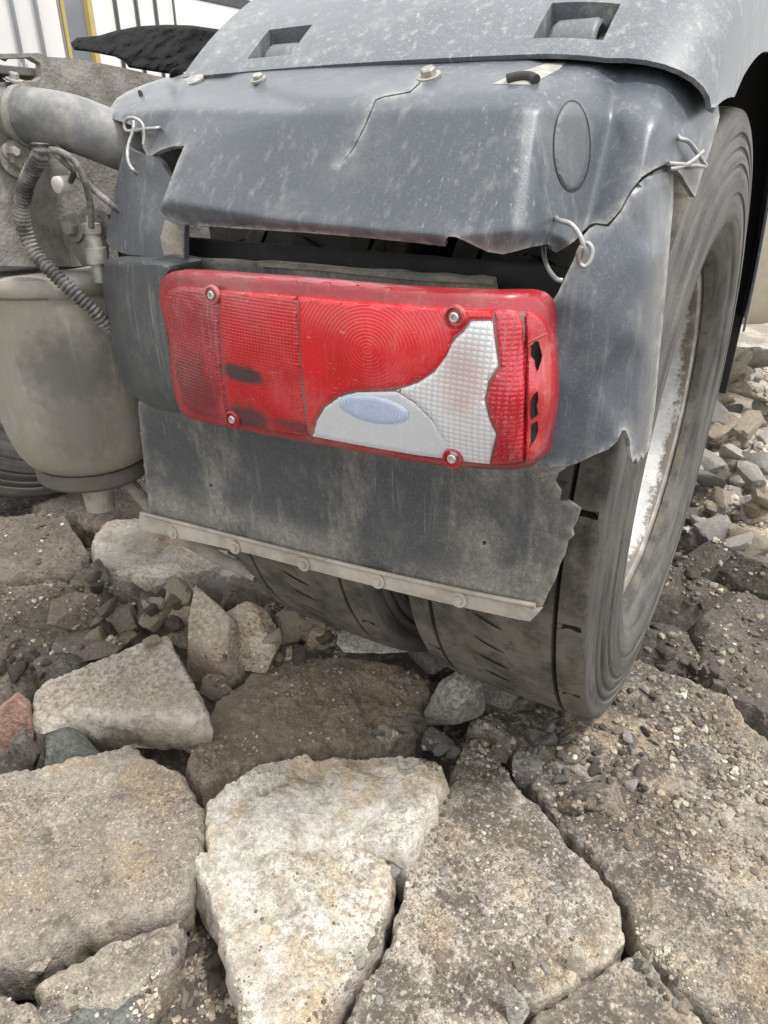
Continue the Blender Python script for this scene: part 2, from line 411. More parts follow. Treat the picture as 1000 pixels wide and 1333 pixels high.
    n = b.bump(w3, bump, .0075, n); n = b.bump(w2, bump * .75, .014, n)
    if cracks: n = b.bump(b.math('SUBTRACT', 1.0, ck), cracks, .004, n)
    return b.out(c, rough, n)

M = {}
GREY = (.058, .068, .082)
M['fender'] = plastic('fender_plastic', GREY, dust=(.34, .33, .31), amt=.34, streak=.5, rough=.36)
M['cover'] = plastic('cover_plastic', (.105, .116, .130), dust=(.47, .455, .42), amt=.72, streak=.7, rough=.42)
M['corner'] = plastic('corner_plastic', (.058, .069, .086), dust=(.36, .35, .33), amt=.42, streak=.35, rough=.36)
M['bracket'] = plastic('bracket_plastic', (.095, .104, .116), amt=.5, streak=.6, rough=.45)
M['endcap'] = plastic('end_cap_plastic', (.050, .056, .061), amt=.34, streak=.25, rough=.42)
M['disc'] = plastic('disc_plastic', (.078, .085, .094), amt=.3, streak=.1, rough=.5)
def flap_extra(b, c):
    x, y, z = b.xyz()
    top = b.math('MULTIPLY', b.ramp(z, .57, .68), b.ramp(b.noise(6, 6, .68), .34, .60))
    low = b.math('MULTIPLY', b.ramp(z, .50, .45), b.ramp(b.noise(12, 6, .68), .30, .58))
    rgt = b.math('MULTIPLY', b.ramp(x, -.36, -.26), b.ramp(b.noise(9, 7, .72), .42, .62))
    st = b.math('MULTIPLY', b.ramp(b.noise(9, 7, .72, b.scaled((1.6, 1.4, .55))), .50, .68), .6)
    f = b.math('MINIMUM', b.math('ADD', b.math('ADD', b.math('MULTIPLY', top, .85), b.math('MULTIPLY', low, .75)), b.math('ADD', st, b.math('MULTIPLY', rgt, .6))), .93)
    sp = b.ramp(b.noise(300, 4, .8), .38, .60); fl = b.ramp(b.noise(120, 5, .75), .35, .62)
    c = b.mix(b.math('MULTIPLY', f, b.math('MULTIPLY_ADD', b.math('MULTIPLY', sp, fl), .65, .35)), c, (.33, .305, .255))
    return b.mix(b.math('MULTIPLY', b.ramp(b.noise(500, 2, .7), .60, .72), .35), c, (.38, .365, .33))
M['flap'] = plastic('flap_rubber', (.048, .053, .060), dust=(.28, .265, .235), amt=.5, streak=.35, rough=.6, extra=flap_extra)
M['strip'] = simple('dusty_steel_strip', (.30, .272, .225), .85, 0, .25, 25, .5, .0015, dust=(.42, .39, .33), amt=.6)
M['mud'] = simple('dried_mud', (.25, .225, .185), .95, 0, .3, 30, .9, .004, dust=(.36, .33, .28), amt=.6)
M['rail'] = simple('muddy_rail', (.205, .192, .17), .92, 0, .28, 30, .8, .003, dust=(.30, .285, .255), amt=.7, dscale=34)
M['tube'] = simple('dusty_tube', (.13, .135, .14), .7, 0, .3, 12, .4, .002, dust=(.30, .28, .245), amt=.75, dscale=22)
M['hose'] = simple('hose_black', (.045, .045, .047), .7, 0, .2, 20, .2, .001, dust=(.33, .31, .275), amt=.8, dscale=24)
def bellows_extra(b, c):
    m1 = b.spot((-.912, .640, .665), (.055, .06, .06), .5); m2 = b.spot((-.905, .632, .585), (.045, .05, .07), .5)
    return b.mix(b.math('MULTIPLY', b.math('MAXIMUM', m1, b.math('MULTIPLY', m2, .7)), .72), c, (.085, .083, .08))
M['bellows'] = plastic('dusty_bellows', (.225, .208, .172), dust=(.35, .325, .275), amt=.8, streak=.7, rough=.8, extra=bellows_extra)
M['bellows_lid'] = simple('bellows_lid', (.27, .255, .22), .9, 0, .2, 14, .5, .003, dust=(.37, .345, .30), amt=.6)
M['bellows_base'] = simple('bellows_base', (.085, .074, .064), .8, 0, .2, 14, .3, .002)
M['dark'] = simple('underbody_dark', (.035, .034, .033), .9, 0, .3, 14, .4, .003)
M['black'] = simple('black_plastic', (.012, .012, .014), .6, 0, .2, 14, .2, .001)
M['grease'] = simple('black_grease', (.008, .0078, .0078), .85, 0, .4, 30, .9, .006, **{'Specular IOR Level': .15})
M['wire'] = simple('steel_wire', (.36, .36, .35), .5, .6, .2, 120, .25, .0006, dust=(.33, .31, .28), amt=.35, dscale=90)
M['steel'] = simple('dull_steel', (.36, .35, .32), .55, .5, .3, 60, .3, .001, dust=(.36, .33, .28), amt=.5, dscale=60)
M['paleplug'] = simple('pale_plug', (.62, .60, .54), .7, 0, .1, 30)
M['white'] = simple('trailer_white', (.58, .58, .57), .5, 0, .04, 1.5, .05, .001)
M['trailer_grey'] = simple('trailer_grey', (.28, .30, .33), .5, 0, .08, 2, .05, .001)
M['trailer_dark'] = simple('trailer_dark', (.05, .05, .055), .6, 0, .1, 2, .05, .001)
M['yellow'] = simple('trailer_yellow', (.36, .28, .09), .5, 0, .06, 2, .05, .001)
M['cream'] = simple('cream_paint', (.62, .54, .40), .35, 0, .08, 4, .05, .001, dust=(.4, .36, .29), amt=.4)

def rubber(name, base, dusty, amt, sc=9):
    b = MB(name)
    d = b.math('MULTIPLY', b.ramp(b.noise(sc, 8, .68), .34, .62), amt)
    c = b.mix(d, base, dusty)
    c = b.mix(b.math('MULTIPLY', b.ramp(b.noise(230, 4, .7), .5, .75), .45), c, tuple(x * 1.35 for x in dusty))
    c = b.mix(b.math('MULTIPLY', b.ramp(b.noise(48, 6, .7, b.scaled((1, 1, 1))), .55, .64), .75), c, (.045, .041, .036))
    n = b.bump(b.noise(150, 5, .7), .5, .0015); n = b.bump(b.noise(34, 5, .65), .35, .004, n)
    return b.out(c, .85, n)
M['tread'] = rubber('tread_rubber', (.036, .033, .029), (.112, .099, .080), 1.0, 16)
M['groove'] = simple('groove_rubber', (.020, .018, .016), .95, **{'Specular IOR Level': .1})
def sidewall(name):
    b = MB(name); x, y, z = b.xyz()
    dy = b.math('SUBTRACT', y, 1.248); dz = b.math('SUBTRACT', z, .507)
    r = b.math('SQRT', b.math('ADD', b.math('MULTIPLY', dy, dy), b.math('MULTIPLY', dz, dz)))
    cx = b.N.new('ShaderNodeCombineXYZ'); b.lk(b.math('MULTIPLY', r, 60), cx.inputs[0])
    b.lk(b.math('MULTIPLY', b.math('ARCTAN2', dz, dy), 2.0), cx.inputs[1])
    ring = b.noise(1.0, 6, .6, cx.outputs[0], .6)
    c = b.mix(b.ramp(ring, .34, .64), (.034, .034, .034), (.090, .087, .081))
    c = b.mix(b.math('MULTIPLY', b.ramp(b.noise(8, 6, .65), .46, .68), .45), c, (.135, .125, .108))
    c = b.mix(b.math('MULTIPLY', b.ramp(b.noise(260, 3, .7), .5, .75),   .2), c, (.26, .24, .20))
    n = b.bump(ring, .3, .0022); n = b.bump(b.noise(90, 5, .7), .3, .0015, n)
    return b.out(c, .72, n)
M['sidewall'] = sidewall('sidewall_rubber')
def rimmat():
    b = MB('rim_paint'); x, y, z = b.xyz()
    w = b.math('ADD', x, b.math('MULTIPLY', b.math('SUBTRACT', b.noise(90, 6, .75), .5), .05))
    peel = b.ramp(b.math('ADD', w, b.math('MULTIPLY', b.math('SUBTRACT', b.noise(14, 4), .5), .05)), -.212, -.200)   # bare outer band
    c = b.mix(peel, b.mix(b.ramp(b.noise(9, 6, .7), .35, .65), (.36, .36, .355), (.56, .56, .55)), (.12, .105, .085))
    c = b.mix(b.math('MULTIPLY', b.ramp(b.noise(22, 6, .7), .52, .68), peel), c, (.24, .21, .165))
    spots = b.math('MULTIPLY', b.ramp(b.noise(160, 3, .6), .62, .68), .7)
    c = b.mix(b.math('MULTIPLY', spots, b.math('SUBTRACT', 1.0, peel)), c, (.10, .10, .10))
    return b.out(c, .6, b.bump(b.noise(120, 5), .3, .001))
M['rim'] = rimmat()
M['flange'] = simple('rim_flange', (.34, .33, .31), .5, .3, .35, 30, .3, .001, dust=(.25, .22, .18), amt=.7, dscale=18)

# lamp lenses -----------------------------------------------------
def lens(name, col, pitch=None, rings=None, dust=.35, dustcol=(.42, .33, .31), stains=(), stripe=None, rough=.22, colvar=.3, depth=.0010, deep=None, ramt=.4):
    b = MB(name); x, y, z = b.xyz()
    c = b.mix(b.ramp(b.noise(9, 4), .3, .7), tuple(v * (1 - colvar) for v in col), col)
    n = None
    def wave(v, p): return b.math('ABSOLUTE', b.math('SINE', b.math('MULTIPLY', v, math.pi / p)))
    vis = b.ramp(b.noise(14, 4), .3, .6, .45, 1.0)
    if pitch:
        g = b.math('MULTIPLY', wave(x, pitch * 1.3), wave(z, pitch)); c = b.mix(b.math('MULTIPLY', b.ramp(g, .5, .05, 0, ramt + .15), vis), c, deep or tuple(v * .35 for v in col)); n = b.bump(g, .35, depth)
    if stripe:
        g = wave(z, stripe); c = b.mix(b.math('MULTIPLY', b.ramp(g, .5, .0, 0, ramt * .6), vis), c, deep or tuple(v * .5 for v in col)); n = b.bump(g, .22, depth, n)
    if rings:
        (rx, ry, rz), p, e = rings
        q = b.math('SQRT', b.math('ADD', b.math('POWER', b.math('SUBTRACT', x, rx), 2.0), b.math('POWER', b.math('MULTIPLY', b.math('SUBTRACT', z, rz), e), 2.0)))
        g = wave(q, p); c = b.mix(b.math('MULTIPLY', b.ramp(g, .5, .0, 0, ramt * .6), vis), c, deep or tuple(v * .5 for v in col)); n = b.bump(g, .2, depth, n)
    d = b.math('MULTIPLY', b.ramp(b.noise(13, 7, .72), .44, .70), dust)
    d = b.math('ADD', d, b.math('MULTIPLY', b.ramp(b.noise(7, 6, .65, b.scaled((22, 22, 1.2))), .55, .70), dust * .6))
    d = b.math('ADD', d, b.math('MULTIPLY', b.ramp(b.noise(420, 3, .75), .56, .70), dust * 1.0))
    scr = b.math('MULTIPLY', b.ramp(b.noise(30, 3, .6, b.scaled((2.5, 2.5, 14))), .66, .70), .35)
    c = b.mix(b.math('MINIMUM', b.math('ADD', d, scr), .8), c, dustcol)
    for (sc, sr, so, scol, sa) in stains: c = b.mix(b.math('MULTIPLY', b.spot(sc, sr, so), sa), c, scol)
    m = b.out(c, b.math('MULTIPLY_ADD', b.math('MINIMUM', d, .8), .6, rough), n)
    b.bsdf.inputs['Coat Weight'].default_value = .4; b.bsdf.inputs['Coat Roughness'].default_value = .14
    return m
LAMP = TPS([(205, 450, .600), (235, 400, .584), (240, 500, .582), (300, 370, .574), (300, 450, .568), (310, 555, .574), (450, 380, .568), (450, 470, .560), (450, 588, .566),
            (600, 390, .566), (600, 490, .557), (600, 605, .563), (665, 400, .572), (668, 500, .563), (665, 600, .57), (695, 430, .588), (697, 510, .580), (695, 590, .586), (722, 440, .622), (724, 500, .618), (716, 580, .620)])
RED = (.52, .003, .010); DRED = (.36, .010, .022)
blk = (.035, .025, .028)
sA = LAMP.pos((316, 487))[0]; sB = LAMP.pos((250, 505))[0]; sC = LAMP.pos((322, 545))[0]; sD = LAMP.pos((400, 560))[0]
stA = [(sB, (.045, .1, .042), .35, (.10, .008, .012), .75), (sA, (.034, .1, .010), .35, blk, .95), (sC, (.030, .1, .016), .5, blk, .9), (sD, (.05, .1, .008), .5, blk, .7)]
M['reflector'] = lens('reflector_red', (.36, .010, .022), pitch=.0038, dust=.30, deep=(.10, .004, .008), stains=stA)
M['red_lens'] = lens('red_lens', RED, pitch=.0034, ramt=.40, dust=.15, dustcol=(.42, .25, .23), stains=stA)
rc = LAMP.pos((478, 455))[0]
M['ring_lens'] = lens('ring_lens', (.60, .003, .010), rings=(tuple(rc), 0.0040, 1.25), dust=.11, ramt=.24)
M['grid_red'] = lens('grid_red', (.46, .010, .024), pitch=.0042, dust=.34, deep=(.16, .005, .01))
M['clear'] = lens('clear_lens', (.58, .585, .60), pitch=.0046, dust=.30, dustcol=(.60, .59, .57), deep=(.33, .335, .35), colvar=.1,
                  stains=[(LAMP.pos((603, 495))[0], (.020, .1, .030), .6, (.40, .25, .22), .6)])
M['reverse'] = lens('reverse_lens', (.46, .475, .50), dust=.30, dustcol=(.58, .58, .58), colvar=.08)
oc = LAMP.pos((487, 533))[0]
M['oval'] = lens('oval_lens', (.38, .45, .58), rings=(tuple(oc), 0.0040, 2.3), dust=.2, dustcol=(.62, .68, .8), deep=(.13, .18, .30), colvar=.1, ramt=1.1)
M['lens_base'] = lens('lens_base', (.20, .055, .06), dust=.2)
M['housing'] = lens('lamp_rim', (.30, .008, .018), dust=.34, dustcol=(.36, .20, .18), rough=.35)
M['endred'] = lens('lamp_end', (.38, .006, .015), dust=.42, dustcol=(.48, .30, .28), rough=.3)
M['screw'] = simple('screw_steel', (.5, .49, .45), .4, .7, .2, 200, .2, .0004)

# stones ----------------------------------------------------------
M['concrete_tan'] = rock('concrete_tan', [(.30, .265, .212), (.385, .345, .28), (.22, .196, .16)], camt=.3, dark=.7, speck=.9, fleck=.5, warm=(.38, .295, .185), dth=.53)
M['limestone'] = rock('limestone', cracks=.2, cols=[(.50, .455, .385), (.72, .69, .63), (.36, .305, .23)], dark=.6, dcol=(.20, .175, .14), speck=.45, fleck=.35, warm=(.54, .39, .21), bump=.9, dth=.58)
M['slab_dirt'] = rock('dirty_slab', [(.36, .315, .25), (.52, .47, .395), (.235, .20, .155)], dark=.95, dcol=(.075, .066, .056), speck=.9, fleck=.35, warm=(.42, .315, .19), dth=.45)
M['slab_rubble'] = rock('rubble_slab', [(.31, .27, .212), (.47, .42, .345), (.19, .163, .128)], dark=.95, dcol=(.062, .055, .048), speck=.9, fleck=.35, warm=(.42, .31, .185), dth=.44)
M['soil_slab'] = rock('soil_slab', [(.185, .152, .112), (.24, .20, .15), (.145, .118, .088)], camt=.15, dark=.55, dcol=(.07, .06, .05), speck=.4, fleck=.25, bump=.6, dth=.58)
M['block'] = rock('concrete_block', cracks=.0, cols=[(.33, .295, .24), (.385, .345, .28), (.265, .235, .19)], dark=.3, speck=.45, fleck=.15, bump=.6, dth=.6)
M['greystone'] = rock('grey_stone', [(.235, .222, .200), (.31, .295, .265), (.18, .170, .152)], dark=.25, speck=.5, fleck=.3)
M['greenstone'] = rock('green_grey_stone', [(.13, .138, .128), (.18, .19, .178), (.10, .105, .098)], dark=.3, speck=.6, fleck=.15)
M['redstone'] = rock('red_granite', [(.30, .165, .120), (.38, .24, .185), (.21, .115, .088)], camt=.25, dark=.35, speck=.5, fleck=.3, bump=.5)
M['asphalt'] = rock('asphalt_lump', camt=.1, cols=[(.105, .093, .077), (.155, .137, .113), (.07, .063, .054)], dark=.5, dcol=(.02, .019, .018), speck=.5, fleck=.35)
M['brown'] = rock('brown_stone', [(.175, .148, .116), (.24, .206, .16), (.12, .102, .082)], camt=.3, dark=.35, speck=.5, fleck=.3)
M['tanstone'] = rock('tan_stone', [(.40, .345, .265), (.50, .45, .37), (.31, .265, .20)], dark=.25, speck=.4, fleck=.3, warm=(.46, .34, .19))
M['palestone'] = rock('pale_stone', [(.50, .47, .42), (.60, .57, .52), (.40, .37, .32)], dark=.15, speck=.3, fleck=.2)
M['darksoil'] = rock('dark_soil', camt=.0, cols=[(.12, .105, .088), (.17, .15, .125), (.085, .075, .063)], dark=.4, dcol=(.025, .023, .02), speck=.5, fleck=.45)
def soil():
    b = MB('soil_ground'); x, y, z = b.xyz()
    c = b.mix(b.ramp(b.noise(2.5, 7), .35, .65), (.065, .055, .044), (.145, .122, .094))
    c = b.mix(b.ramp(b.noise(60, 6, .7), .4, .75, 0, .6), c, (.05, .043, .036))
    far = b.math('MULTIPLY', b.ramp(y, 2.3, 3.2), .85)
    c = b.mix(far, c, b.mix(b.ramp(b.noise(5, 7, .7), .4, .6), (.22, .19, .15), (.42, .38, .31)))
    gs = b.N.new('ShaderNodeSeparateColor'); b.lk(b.voro(150, out='Color'), gs.inputs[0])
    c = b.mix(b.ramp(gs.outputs[0], .8, .95, 0, .5), c, (.36, .33, .28))
    n = b.bump(b.noise(180, 5, .75), .8, .003); n = b.bump(b.noise(35, 6, .7), .8, .012, n)
    return b.out(c, .95, n)
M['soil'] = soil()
def gravelmat():
    b = MB('gravel'); a = b.N.new('ShaderNodeVertexColor'); a.layer_name = 'col'
    c = b.mix(b.ramp(b.noise(220, 4, .7), .35, .7, 0, .5), a.outputs[0], (.06, .055, .05))
    return b.out(c, .92, b.bump(b.noise(400, 4, .7), .5, .001))
M['gravel'] = gravelmat()
# ================================================================== GROUND
COLL_V, COLL_F = [], []          # what loose pebbles rest on
def collide(V, F):
    o = sum(len(v) for v in COLL_V); COLL_V.append(np.asarray(V)); COLL_F.extend([tuple(int(i) + o for i in f) for f in F])
def axis_pts(lo, hi, step, far_lo, far_hi):
    a = list(np.arange(lo, hi, step)); s = step; x = hi
    while x < far_hi: a.append(x); s *= 1.35; x += s
    a.append(far_hi); s = step; x = lo - step; pre = []
    while x > far_lo: pre.append(x); s *= 1.35; x -= s
    pre.append(far_lo); return np.array(pre[::-1] + a)
gx = axis_pts(-2.3, 1.0, .014, -400, 400); gy = axis_pts(0.0, 3.6, .014, -400, 400)
GX, GY = np.meshgrid(gx, gy); gp = np.stack([GX.ravel(), GY.ravel(), np.zeros(GX.size)], 1)
def soil_z(p):
    p = np.asarray(p, float); near = np.exp(-((p[:, 0] + .5) ** 2 + (p[:, 1] - 1) ** 2) / 60)
    z = -.10 + .045 * fbm(p, 2.2, 4) + near * (.035 * fbm(p, 14, 4) + .012 * fbm(p, 60, 3, ridge=True))
    return z + .06 * np.clip((p[:, 1] - 2.2) / 1.5, 0, 1)
gp[:, 2] = soil_z(gp)
nx = len(gx); GF = []
for j in range(len(gy) - 1):
    for i in range(nx - 1): GF.append((j * nx + i, j * nx + i + 1, (j + 1) * nx + i + 1, (j + 1) * nx + i))
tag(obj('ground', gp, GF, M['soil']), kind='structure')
sel = [f for f in GF if -2.2 < gp[f[0]][0] < .9 and 0 < gp[f[0]][1] < 4]
collide(gp, sel)

def slab(name, label, outline, z, mat, thick=.10, gx=0.0, gy=0.0, amp=.012, rnd=.022, drop=.018, jag=.011, s=.0050, seed=0, cat='stone', group=None, step=None, fine=.003, side=.012, facet=.075, fac=1.0, rgh=1.0):
    """broken slab: measured top outline on its own (tilted) plane, rough rounded edges, rough side faces"""
    o = np.asarray(outline, float); c0 = at_z(o[:, 0].mean(), o[:, 1].mean(), z)
    d = ray(o[:, 0], o[:, 1])
    t = (z - CAM_H - gx * c0[0] - gy * c0[1]) / (d[:, 2] - gx * d[:, 0] - gy * d[:, 1])
    P3 = CP + d * t[:, None]; poly = densify(P3[:, :2], s)
    if ((poly[:, 0] * np.roll(poly[:, 1], -1) - np.roll(poly[:, 0], -1) * poly[:, 1]).sum()) < 0: poly = poly[::-1]
    tg = np.roll(poly, -1, 0) - np.roll(poly, 1, 0); tg /= np.linalg.norm(tg, axis=1)[:, None] + 1e-9
    nm = np.stack([tg[:, 1], -tg[:, 0]], 1); so = seed * 7.7
    q = np.column_stack([poly, np.full(len(poly), so)])
    poly = poly + nm * (fbm(q, 18, 5, .62) * jag * 2.4)[:, None]
    P, T, b = tri_region(poly, s, jit=.22)
    bn = len(b); dd = pts_dist(P, b); q = np.column_stack([P, np.full(len(P), so)])
    zz = z + gx * (P[:, 0] - c0[0]) + gy * (P[:, 1] - c0[1])
    w = .6 * rnd * np.clip(.35 + 2.4 * fbm(q + 5, 14, 4), .05, 1.6); k = np.clip(1 - dd / np.maximum(w, .004), 0, 1)
    zz = zz + amp * fbm(q, 7, 5, .55) * 2 + fine * fbm(q, 95, 3, .7) * 2.4 - .75 * drop * k ** 1.3
    rg = np.random.default_rng(seed + 50); ns = max(6, int(np.ptp(P[:, 0]) * np.ptp(P[:, 1]) / facet ** 2))
    sp = np.column_stack([rg.uniform(P[:, 0].min(), P[:, 0].max(), ns), rg.uniform(P[:, 1].min(), P[:, 1].max(), ns)]); tl = rg.normal(size=(ns, 2)) * .10; fo = rg.normal(size=ns) * .5
    wp = P + np.column_stack([fbm(q, 18, 4), fbm(q + 9, 18, 4)]) * facet * .7                # broken facets
    D2 = np.sqrt(((wp[:, None] - sp[None]) ** 2).sum(2)); wgt = np.exp(-(D2 - D2.min(1)[:, None]) / (facet * .06))
    pl = ((wp[:, None] - sp[None]) * tl[None]).sum(2) + fo[None] * facet * .06
    zz = zz + fac * (wgt * pl).sum(1) / wgt.sum(1)
    zz = zz + .004 * rgh * fbm(q + 3, 34, 4, .6, True)
    if step: zz = zz + step(P)
    V = [np.column_stack([P, zz])]; Fs = [tuple(t_) for t_ in fix_dir(V[0], T, np.array([0, 0, 1.]))]
    # boundary ring indices: the first bn input points keep their order in the CDT output
    idx = np.arange(bn); prev = idx; off = len(P); bz = zz[:bn]
    tg = np.roll(b, -1, 0) - np.roll(b, 1, 0); tg /= np.linalg.norm(tg, axis=1)[:, None] + 1e-9; nm = np.stack([tg[:, 1], -tg[:, 0]], 1)
    for r_ in range(1, 7):
        u_ = r_ / 6; zc = bz - thick * u_
        q3 = np.column_stack([b, zc + so])
        offs = side * 1.8 * fbm(q3, 26, 4, .6) + .005 * math.sin(u_ * 3.0) - .012 * u_ * u_
        ring = np.column_stack([b + nm * offs[:, None], zc]); cur = np.arange(bn) + off
        for i in range(bn):
            j = (i + 1) % bn; Fs.append((prev[i], cur[i], cur[j], prev[j]))
        V.append(ring); prev = cur; off += bn
    Fs.append(tuple(prev[::-1]))
    V = np.vstack(V); loc = np.array([V[:bn, 0].mean(), V[:bn, 1].mean(), V[:, 2].min()])
    ob = obj(name, V, Fs, mat, None, loc=loc); ob.data.set_sharp_from_angle(angle=R(42))
    edge_attr(ob, np.concatenate([np.exp(-dd / .007), np.full(bn * 2, .75), np.full(bn * 4, .35)]), np.exp(-dd / .03))
    collide(V, Fs[:len(T)]); tag(ob, label, cat, group); return ob

def rock_mesh(seed, sub=4, cuts=9, rough=.10, flat=1.0):
    """angular stone: random planes cut round a ball, slightly worn edges, rough skin"""
    bm = bmesh.new(); bmesh.ops.create_icosphere(bm, subdivisions=sub, radius=1.0)
    V = np.array([v.co for v in bm.verts]); F = [tuple(v.index for v in f.verts) for f in bm.faces]; bm.free()
    rg = np.random.default_rng(seed); V /= np.linalg.norm(V, axis=1)[:, None]
    n = rg.normal(size=(cuts + 5, 3)); n /= np.linalg.norm(n, axis=1)[:, None]; d = rg.uniform(.42, .95, cuts + 5)
    e = np.clip(V @ n.T / d, 0, None); r = ((e ** 30).sum(1) + .55 ** 30) ** (-1 / 30)
    V = V * r[:, None]
    V = V * (1 + rough * .8 * fbm(V + seed, 2.2, 5, .6) + rough * .45 * fbm(V + seed, 5, 4, .6, True))[:, None]
    V -= (V.max(0) + V.min(0)) / 2; V /= (V.max(0) - V.min(0)) / 2
    return V, F
def stone(label, px, py, w, h, mat, z=-.05, seed=0, cat='stone', group=None, name='stone', deep=.8, rot=None, sub=4, rough=.12, cuts=9, sink=.3):
    """loose stone whose picture is about w x h pixels round (px, py)"""
    V, F = rock_mesh(seed, sub, cuts, rough)
    P = at_z(px, py + h * .25, z); t = (P - CP) @ _f; rx = w / 2 * t / FPX; rz = h / 2 * t / FPX
    a = AZ if rot is None else AZ + rot
    ry = rx * deep; el = abs(ray(px, py)[2]) / np.linalg.norm(ray(px, py))
    hz = max(.3 * rx, math.sqrt(max(rz ** 2 - (ry * el) ** 2, (.35 * rz) ** 2)) / math.sqrt(1 - el * el))
    V = V * (rx, ry, hz); c, s = math.cos(a), math.sin(a)
    V = np.column_stack([V[:, 0] * c - V[:, 1] * s, V[:, 0] * s + V[:, 1] * c, V[:, 2]])
    d = ray(px, py); z0 = z + hz * (1 - sink); Pc = CP + d * ((z0 - CAM_H) / d[2])
    V = V + Pc; loc = np.array([Pc[0], Pc[1], V[:, 2].min()])
    o = obj(name, V, F, mat, None, loc=loc); o.data.set_sharp_from_angle(angle=R(22)); collide(V, F); tag(o, label, cat, group); return o

# ---- the large slabs in front
slab('concrete_chunk', 'large tan concrete slab at the left edge, split by a long dark crack', [(-160, 1085), (-60, 1040), (0, 1010), (90, 985), (168, 968), (205, 985), (238, 1010), (262, 1050), (258, 1100), (240, 1150), (222, 1180), (170, 1190), (110, 1208), (60, 1225), (0, 1248), (-120, 1290)], .035, M['concrete_tan'], gy=.03, amp=0.006, rnd=0.016, drop=0.01, seed=1, cat='slab', fac=0.35)
slab('concrete_chunk', 'tan concrete piece below the long crack of the left slab', [(234, 1196), (238, 1208), (215, 1254), (190, 1286), (150, 1310), (90, 1306), (52, 1296), (45, 1280), (70, 1264), (115, 1242), (175, 1214)], .012, M['concrete_tan'], amp=0.006, rnd=0.014, drop=0.01, seed=2, cat='slab', fac=0.4)
slab('limestone_rock', 'white chalky rock ledge lying behind the lower white rock', [(264, 1062), (268, 1042), (300, 1018), (350, 995), (400, 978), (440, 984), (520, 984), (578, 992), (583, 1010), (566, 1048), (548, 1078), (528, 1112), (505, 1100), (440, 1092), (380, 1096), (310, 1106), (268, 1112)], .045, M['limestone'], amp=0.012, rnd=0.014, drop=0.014, jag=.008, seed=3, gx=.02, cat='rock', thick=.14, fac=1.3)
slab('limestone_rock', 'white chalky rock tapering to the bottom edge of the photo', [(249, 1122), (262, 1108), (310, 1112), (380, 1101), (440, 1098), (492, 1102), (512, 1124), (508, 1168), (492, 1210), (478, 1238), (452, 1272), (425, 1318), (405, 1370), (345, 1372), (318, 1318), (300, 1262), (283, 1205), (262, 1150)], .022, M['limestone'], amp=0.009, rnd=0.014, drop=0.014, jag=.007, seed=4, cat='rock', thick=.14, fac=1.1)
slab('broken_concrete', 'long dirt-covered slab in the bottom centre with pale chips on it', [(596, 992), (612, 962), (628, 955), (662, 1000), (692, 1042), (725, 1078), (762, 1118), (792, 1152), (812, 1188), (818, 1222), (795, 1242), (755, 1268), (730, 1290), (690, 1305), (655, 1345), (620, 1380), (430, 1380), (452, 1320), (480, 1270), (512, 1216), (524, 1160), (530, 1110), (560, 1066), (582, 1022)], .012, M['slab_dirt'], amp=0.007, rnd=0.01, drop=0.009, seed=5, cat='slab', thick=.12, fac=0.45)
def fstep(P): return .010 * fbm(np.column_stack([P, np.full(len(P), 3.)]), 16, 5, .6, True)
slab('broken_concrete', 'broad rubble-strewn slab under the outer tyre, filling the lower right', [(612, 940), (640, 905), (690, 885), (760, 872), (830, 858), (860, 868), (900, 884), (945, 905), (972, 940), (1005, 975), (1100, 1010), (1250, 1120), (1250, 1400), (1000, 1400), (930, 1330), (880, 1282), (842, 1232), (828, 1205), (818, 1175), (790, 1136), (755, 1096), (722, 1058), (700, 1030), (672, 985), (645, 955)], .0, M['slab_rubble'], amp=0.01, rnd=0.012, drop=0.01, seed=6, cat='slab', thick=.14, s=.0065, step=fstep, fac=0.5)
slab('broken_concrete', 'tan slab corner in the bottom right, below the stone-filled joint', [(700, 1312), (740, 1296), (768, 1276), (800, 1252), (832, 1240), (872, 1288), (920, 1335), (960, 1400), (640, 1400), (668, 1352)], .006, M['slab_dirt'], amp=0.007, rnd=0.01, drop=0.009, seed=7, cat='slab', fac=0.45)
slab('earthy_chunk', 'smooth brown earth-covered slab in the centre, behind the white rock', [(238, 992), (262, 940), (300, 893), (340, 868), (400, 855), (470, 855), (540, 868), (562, 884), (556, 925), (540, 955), (500, 968), (440, 974), (395, 976), (345, 996), (298, 1020), (262, 1030), (246, 1018)], .012, M['soil_slab'], amp=.016, rnd=0.035, drop=0.028, seed=8, cat='slab', fine=.0018, thick=.12, fac=0.5)
slab('concrete_block', 'wedge-shaped grey-tan concrete block with imprinted top, left of the brown slab', [(40, 935), (44, 900), (60, 884), (120, 862), (180, 838), (216, 826), (234, 850), (254, 895), (272, 932), (250, 936), (160, 926), (90, 930), (52, 940)], .07, M['block'], gy=.25, gx=-.02, amp=0.003, rnd=0.009, drop=0.008, seed=9, cat='block', thick=.09, fine=.002, fac=0.15, jag=.005)
slab('concrete_chunk', 'upper brown-grey slab at the left edge below the air bellows', [(-80, 690), (-20, 668), (40, 668), (82, 672), (96, 690), (116, 718), (104, 742), (60, 744), (0, 752), (-90, 765)], .01, M['brown'], amp=.010, rnd=0.018, drop=0.015, seed=10, cat='slab', thick=.12)
slab('concrete_chunk', 'lower brown-grey slab at the left edge with a black broken corner', [(-90, 775), (0, 760), (55, 752), (92, 756), (118, 780), (134, 798), (128, 820), (108, 840), (70, 838), (60, 862), (20, 880), (-60, 905)], .0, M['brown'], amp=.014, rnd=0.02, drop=0.018, seed=11, cat='slab', thick=.12, fac=1.4)
